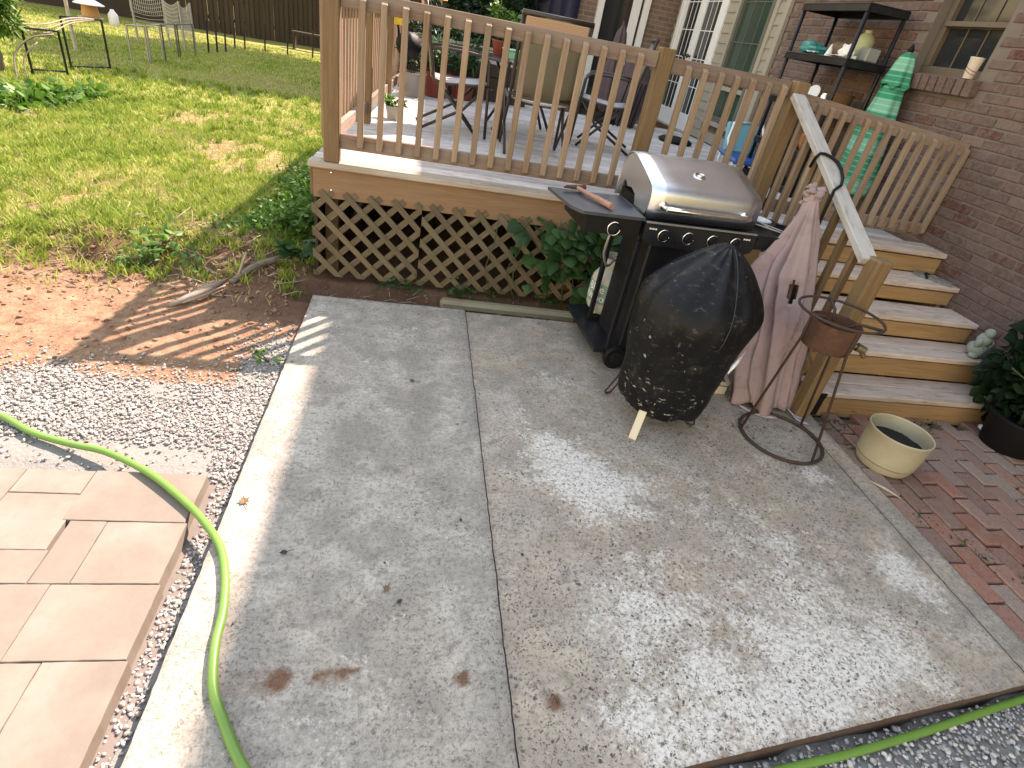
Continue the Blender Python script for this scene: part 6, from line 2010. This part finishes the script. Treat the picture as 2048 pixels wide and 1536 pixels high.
# sweepings on the slab
random.seed(31)
bits = MB()
for _ in range(240):
    r = random.random()
    if r < .35: x, y = random.gauss(2.05, .16), random.gauss(2.3, .18)
    elif r < .55: x, y = random.uniform(1.3, 2.3), random.uniform(2.2, 2.7)
    elif r < .7: x, y = random.uniform(-.5, 2.2), random.uniform(3.2, 3.4)
    else: x, y = random.uniform(-.45, 2.3), random.uniform(.9, 3.2)
    if x > 2.29 or x < -.58: continue
    s = random.choice((.003, .004, .006, .009)); a = random.uniform(0, 6.28)
    e, p_ = Vector((math.cos(a), math.sin(a), 0)), Vector((-math.sin(a), math.cos(a), 0))
    c = Vector((x, y, .004))
    k = random.uniform(.3, .8)
    bits.add([c - e * s, c - p_ * s * k, c + e * s + Vector((0, 0, .003)), c + p_ * s * k, c + Vector((0, 0, .004))], [(0, 1, 4), (1, 2, 4), (2, 3, 4), (3, 0, 4)])
tag(bits.build('debris', plain('dark_debris', (.045, .035, .028), .9, 0, .4, 30), None, (1, 2, 0)), 'scattered dark bits of leaf and grit on the concrete', 'debris', None, 'stuff')
def slab_leaf(x, y, s, mat, label, rot, lobed=False):
    if lobed:
        rad = [1.0, .45, .8, .4, .62, .3, .5, .3, .62, .4, .8, .45]
        v = [Vector((math.sin(2 * math.pi * k / 12) * r_ * s * .6, math.cos(2 * math.pi * k / 12) * r_ * s * .6, 0)) for k, r_ in enumerate(rad)] + [Vector((0, 0, 0))]
        f = [(k, (k + 1) % 12, 12) for k in range(12)]
    else:
        v, f = leaf_shape('oval', s)
    m = Matrix.Rotation(rot, 3, 'Z')
    q = MB().add([m @ (Vector((p.x, p.y, abs(p.x) * .25 + .003 + .004 * mn.noise(p * 60)))) + Vector((x, y, .002)) for p in v], f)
    q.tube([m @ Vector((0, -s * .1, .004)) + Vector((x, y, .003)), m @ Vector((s * .1, -s * .75, .003)) + Vector((x, y, .002))], .0012, 4)
    o = q.build('fallen_leaf', mat, None, (x, y, .003), False)
    md = o.modifiers.new('thick', 'SOLIDIFY'); md.thickness = .0008
    tag(o, label, 'leaf')
slab_leaf(-.545, 1.60, .052, M['leaf_dry'], 'lobed tan leaf on the sunlit slab edge near hose', .4, True)
slab_leaf(-.345, 1.372, .028, plain('black_leaf', (.03, .034, .03), .8), 'small black leaf on grey concrete near the hose', 1.9)
slab_leaf(.00, 1.225, .034, M['leaf_dry'], 'curled brown leaf in the middle of the left concrete panel', 2.6, True)
slab_leaf(.035, 1.165, .024, plain('black_leaf', (.03, .034, .03), .8), 'thin black leaf beside the curled brown leaf', -.9)
slab_leaf(.065, 2.50, .034, plain('grey_leaf', (.07, .07, .06), .8), 'small grey leaf on the left panel near the deck', 1.2)
ss_ = MB().tube([(2.40, 1.88, .004), (2.44, 1.82, .01), (2.49, 1.76, .003)], [.004, .006, .003], 7)
tag(ss_.build('stick', M['driftwood'], None, (2.44, 1.82, 0), True), 'short pale stick at the slab edge by the flower pot', 'stick')
# weeds in the brick joints
pts, ds, sz = [], [], []
for (x, y, n) in ((2.47, 2.32, 30), (2.50, 2.18, 20), (2.56, 2.40, 30), (3.2, 2.42, 40), (3.3, 2.44, 25), (2.62, 1.5, 25), (2.66, 1.40, 25), (2.75, 1.25, 15), (2.9, 1.2, 20), (2.52, 1.62, 15), (2.75, 1.1, 12)):
    for _ in range(n):
        pts.append((x + random.gauss(0, .03), y + random.gauss(0, .03), -.008 + .012 * random.random())); ds.append((random.gauss(0, 1), random.gauss(0, 1), .6)); sz.append(random.uniform(.008, .02))
tag(leaf_cloud('joint_weeds', pts, ds, sz, 'oval', M['leaf_ivy'], None, (2.7, 1.8, 0)), 'tiny green weeds in the joints of the brick paving', 'weeds', None, 'stuff')

# ---------------------------------------------------------------- yard: pens, fence, feeder, trees
random.seed(17)
def mesh_panel(t, a, b, h, nx, nz_, r, mat, name='wire_mesh'):
    q = MB()
    a, b = Vector(a), Vector(b)
    for i in range(1, nx): p = a.lerp(b, i / nx); q.tube([p, p + Vector((0, 0, h))], r, 4)
    for j in range(1, nz_): q.tube([a + Vector((0, 0, h * j / nz_)), b + Vector((0, 0, h * j / nz_))], r, 4)
    return q.build(name, mat, t)
def pen_panel(a, b, h, label, mat, mesh=True):
    a, b = Vector(a), Vector(b)
    t = thing('pen_panel', tuple(a), label, 'pen panel', 'wire pen panels on the lawn')
    up = Vector((0, 0, h))
    for p in (a, b): MB().tube([p - Vector((0, 0, .05)), p + up], .016, 6).build('upright', mat, t)
    MB().tube([a + up, b + up], .012, 6).build('top_tube', mat, t)
    if mesh: MB().tube([a + Vector((0, 0, .07)), b + Vector((0, 0, .07))], .012, 6).build('bottom_tube', mat, t)
    if mesh: mesh_panel(t, a, b, h, 9, 7, .0016, M['netdark'])
z0 = -.02
pen_panel((-5.27, 9.48, z0), (-4.95, 9.71, z0), .56, 'dark wire panel leftmost of the pen', M['black'])
pen_panel((-5.15, 10.24, z0), (-4.82, 10.69, z0), .70, 'dark wire gate panel beside the leftmost panel', M['black'])
xs = [(-5.0, 11.92), (-4.88, 12.31), (-4.90, 13.02), (-4.88, 13.73), (-4.78, 14.4)]
names = ['grey tube hoop nearest to the dark gate panel', 'second grey tube hoop from the dark gate', 'third grey tube hoop from the dark gate', 'grey tube hoop at the netting corner']
for k in range(4):
    (xa, ya), (xb, yb) = xs[k], xs[k + 1]
    pen_panel((xa + (.02 if k else 0), ya + (.05 if k else 0), z0), (xb, yb, z0), .58, names[k], M['netdark'] if k > 1 else M['galv'], False)
for k, (x, y) in enumerate(((-4.76, 15.19), (-4.69, 15.55), (-4.64, 16.03), (-4.67, 16.89), (-4.54, 17.29), (-4.14, 17.65), (-3.58, 17.64), (-3.01, 17.99))):
    t = MB().tube([(x, y, -.05), (x + .02, y, .62)], .022, 6).build('fence_stake', M['black'], None, (x, y, -.05))
    tag(t, 'thin black stake before the board fence, ' + ('nearest the netting', 'second from the netting', 'third from the netting', 'fourth from the netting', 'fifth from the netting', 'sixth from the netting', 'seventh from the netting', 'nearest the deck post')[k], 'stake', 'black stakes by the board fence')
nt_ = thing('netting', (-4.3, 13, 0), 'pale garden netting draped on poles in front of the fence', 'netting')
npol = [(-6.1, 15.0), (-5.55, 15.2), (-5.1, 14.8), (-4.92, 14.9)]
for (x, y) in npol: MB().tube([(x, y, -.05), (x - .03, y, .90)], .022, 6).build('pole', M['galv'], nt_)
for k in range(3):
    (xa, ya), (xb, yb) = npol[k], npol[k + 1]
    q = MB()
    nx = 16
    for i in range(nx + 1):
        u = i / nx
        p = Vector((xa + (xb - xa) * u - .05, ya + (yb - ya) * u, 0))
        sag = -.09 * math.sin(math.pi * u)
        q.tube([p + Vector((0, 0, .25 if k else .55)), p + Vector((0, 0, .88 + sag))], .0045, 3)
    for j in range(9):
        q.tube([Vector((xa + (xb - xa) * u - .05, ya + (yb - ya) * u, .25 + (.63) * j / 8 - .09 * math.sin(math.pi * u) * j / 8)) for u in np.linspace(0, 1, 7)], .0045, 3)
    q.build('net', M['net'], nt_)
bf = thing('bird_feeder', (-6.05, 12.3, 0), 'wooden bird feeder with white roof on a post in the yard', 'bird feeder')
c = Vector((-5.97, 12.9, .50))
MB().tube([(-6.05, 12.3, -.1), (-6.12, 12.45, .80)], .03, 8).build('post', M['driftwood'], bf)
MB().lathe([(.13, 0), (.14, .01), (.12, .19), (.12, .20)], 16, c).build('body', plain('orange_wood', (.46, .23, .09), .7), bf, None, True, 40)
MB().lathe([(.235, .19), (.24, .20), (.13, .255), (.02, .30)], 18, c).build('roof', M['white'], bf, None, True, 40)
MB().lathe([(.20, -.02), (.20, .0)], 18, c).build('tray', M['driftwood'], bf)
jg = MB().lathe([(.07, 0), (.08, .02), (.08, .17), (.04, .22), (.03, .25)], 14, (-5.65, 13.0, .42)).build('hanging_jug', M['white'], None, (-5.65, 13.0, .42), True, 40)
tag(jg, 'white plastic jug hanging beside the bird feeder', 'jug')
bst = MB().tube(spline([(-5.15, 8.9, -.05), (-5.22, 9.1, .25), (-5.10, 9.3, .45), (-4.9, 9.5, .52)], 5), .012, 6).tube(spline([(-5.05, 8.95, -.05), (-5.12, 9.1, .22), (-5.02, 9.3, .42)], 5), .009, 6)
tag(bst.build('bent_sapling', M['bark'], None, (-4.7, 8, -.05), True), 'thin bent sapling stems beside the pen panel', 'sapling')
rp = MB()
for k in range(3):
    rp.tube(spline([(-5.5 + .1 * k, 9.4, .52 + .03 * k), (-5.1, 9.7, .50 + .05 * k), (-5.0, 10.2, .62 + .03 * k), (-4.85, 10.7, .68)], 5), .008, 5)
tag(rp.build('dry_vine', M['driftwood'], None, (-4.6, 9, .9), True), 'tangled dry vine strung along the top of the pen', 'vine')
# dark board fence at the back
fn = thing('board_fence', (-3, 20, 0), 'tall dark wooden board fence along the back of the yard', 'fence')
FA, FB = Vector((-14.5, 18.6, 0)), Vector((8, 24.5, 0))
fd = (FB - FA); FL = fd.length; fd.normalize()
q = 0.0
k = 0
while q < FL:
    p = FA + fd * q
    if -7.0 < p.x < 3.5:
        plank('fence_board', p + Vector((0, random.uniform(-.01, .01), -.08)), p + Vector((0, 0, 1.95 + random.uniform(-.02, .02))), .138, .02, M['fence'], fn, (0, -1, 0), 0)
    q += .1385
for s_ in (.35, 1.7):
    plank('fence_rail', FA + Vector((0, .04, s_)), FB + Vector((0, .04, s_)), .04, .09, M['fence'], fn, (0, 0, 1), 0)
for (a, b) in ((FA, FA + fd * (7.5 / abs(fd.x))), (FA + fd * (18.1 / abs(fd.x)), FB)):
    plank('fence_wing', a + Vector((0, 0, .95)), b + Vector((0, 0, .95)), 1.9, .03, M['fence'], fn, (0, -1, 0), 0)
bk = MB().box((-3.45, 20.0, .42), (.9, .3, .05), None, .005)
for dx in (-.4, .4): bk.box((-3.45 + dx, 20.0, .2), (.05, .28, .42))
tag(bk.build('dark_bench', M['fence'], None, (-3.45, 20.0, 0)), 'low dark bench in front of the board fence', 'bench')
dk = MB().lathe([(.05, -.06), (.075, -.05), (.08, 0), (.075, .05), (.05, .06)], 16, (-3.10, 4.62, .02), (.9, .3, 0)).build('black_roller', M['blackmatte'], None, (-3.10, 4.62, 0), True, 40)
tag(dk, 'black round object at the left edge of the lawn', 'object')

def tree(c, h, cr, n, label, mat, trunk_r=.12, kind='oval', ls=.14, squash=.8, lean=(0, 0), base=.45, clumps=14, cat='tree', name='tree'):
    t = thing(name, tuple(c), label, cat)
    c = Vector(c)
    top = c + Vector((lean[0], lean[1], h))
    mid = c.lerp(top, base)
    cen = top - Vector((0, 0, cr * squash * .6))
    m = MB().tube([c - Vector((0, 0, .1)), c.lerp(mid, .5) + Vector((.04, .02, 0)), mid, mid.lerp(cen, .6)], [trunk_r * 1.25, trunk_r, trunk_r * .85, trunk_r * .4], 10)
    cl = []
    for k in range(clumps):
        d = Vector((random.gauss(0, 1), random.gauss(0, 1), random.gauss(0, .8))).normalized() * random.uniform(.45, 1.0)
        p = cen + Vector((d.x * cr, d.y * cr, d.z * cr * squash))
        cl.append((p, cr * random.uniform(.28, .48)))
        b0 = mid.lerp(cen, random.uniform(0, .6))
        m.tube([b0, b0.lerp(p, .5) + Vector((0, 0, cr * .06)), p], [trunk_r * .42, trunk_r * .25, trunk_r * .08], 6)
    m.build('trunk', M['bark'], t, None, True)
    pts, ds, sz = [], [], []
    for i in range(n):
        p, r = random.choice(cl)
        d = Vector((random.gauss(0, 1), random.gauss(0, 1), random.gauss(0, 1))).normalized() * random.random() ** .4
        pts.append(p + Vector((d.x * r, d.y * r, d.z * r * .8))); ds.append(tuple(d)); sz.append(ls * random.uniform(.6, 1.3))
    leaf_cloud('crown', pts, ds, sz, kind, mat, t)
tree((2.6, 19.5, 0), 7.2, 2.7, 9000, 'broad leafy tree behind the deck and rear wing', M['leaf_tree'], .20, ls=.20, base=.33, clumps=26)
tree((.1, 18.4, 0), 6.6, 2.9, 15000, 'broad tree with a low branching crown before the fence', M['leaf_tree'], .2, ls=.40, base=.4, clumps=46, squash=.6)
tree((.95, 10.3, 0), 2.1, .7, 3600, 'dark bushy shrub rising behind the deck planter', M['leaf_dark'], .05, ls=.10, base=.3, clumps=18, squash=1.1, cat='shrub', name='shrub')
tree((1.25, 11.6, 0), 3.0, .9, 4200, 'leafy shrub beside the rear wing wall', M['leaf_tree'], .05, ls=.10, base=.3, clumps=18, squash=1.2, cat='shrub', name='shrub')
tree((.35, 10.1, 0), 1.55, .6, 3000, 'low dark shrub behind the left back corner of deck', M['leaf_dark'], .05, ls=.10, base=.3, clumps=16, squash=.9, cat='shrub', name='shrub')
tree((-5.55, 9.25, 0), 1.35, .46, 5200, 'soft bright green feathery shrub at the left yard edge', M['leaf_bright'], .05, 'blade', .13, 1.1, (0, 0), .3, 18, 'shrub', 'shrub')
for k, (x, y, h, r) in enumerate(((-12.5, 21.5, 4.2, 2.4), (-10.2, 22.5, 4.6, 2.4), (-8.2, 22.0, 3.9, 2.2), (-6.6, 23, 4.6, 2.3))):
    tree((x, y, 0), h, r, 3800, ['leftmost dark tree beyond the back yard', 'second dark tree from the left beyond the yard', 'third dark tree beyond the bird feeder', 'dark tree behind the netting and board fence'][k], M['leaf_dark'], .15, ls=.24, base=.25, clumps=18, squash=.95)
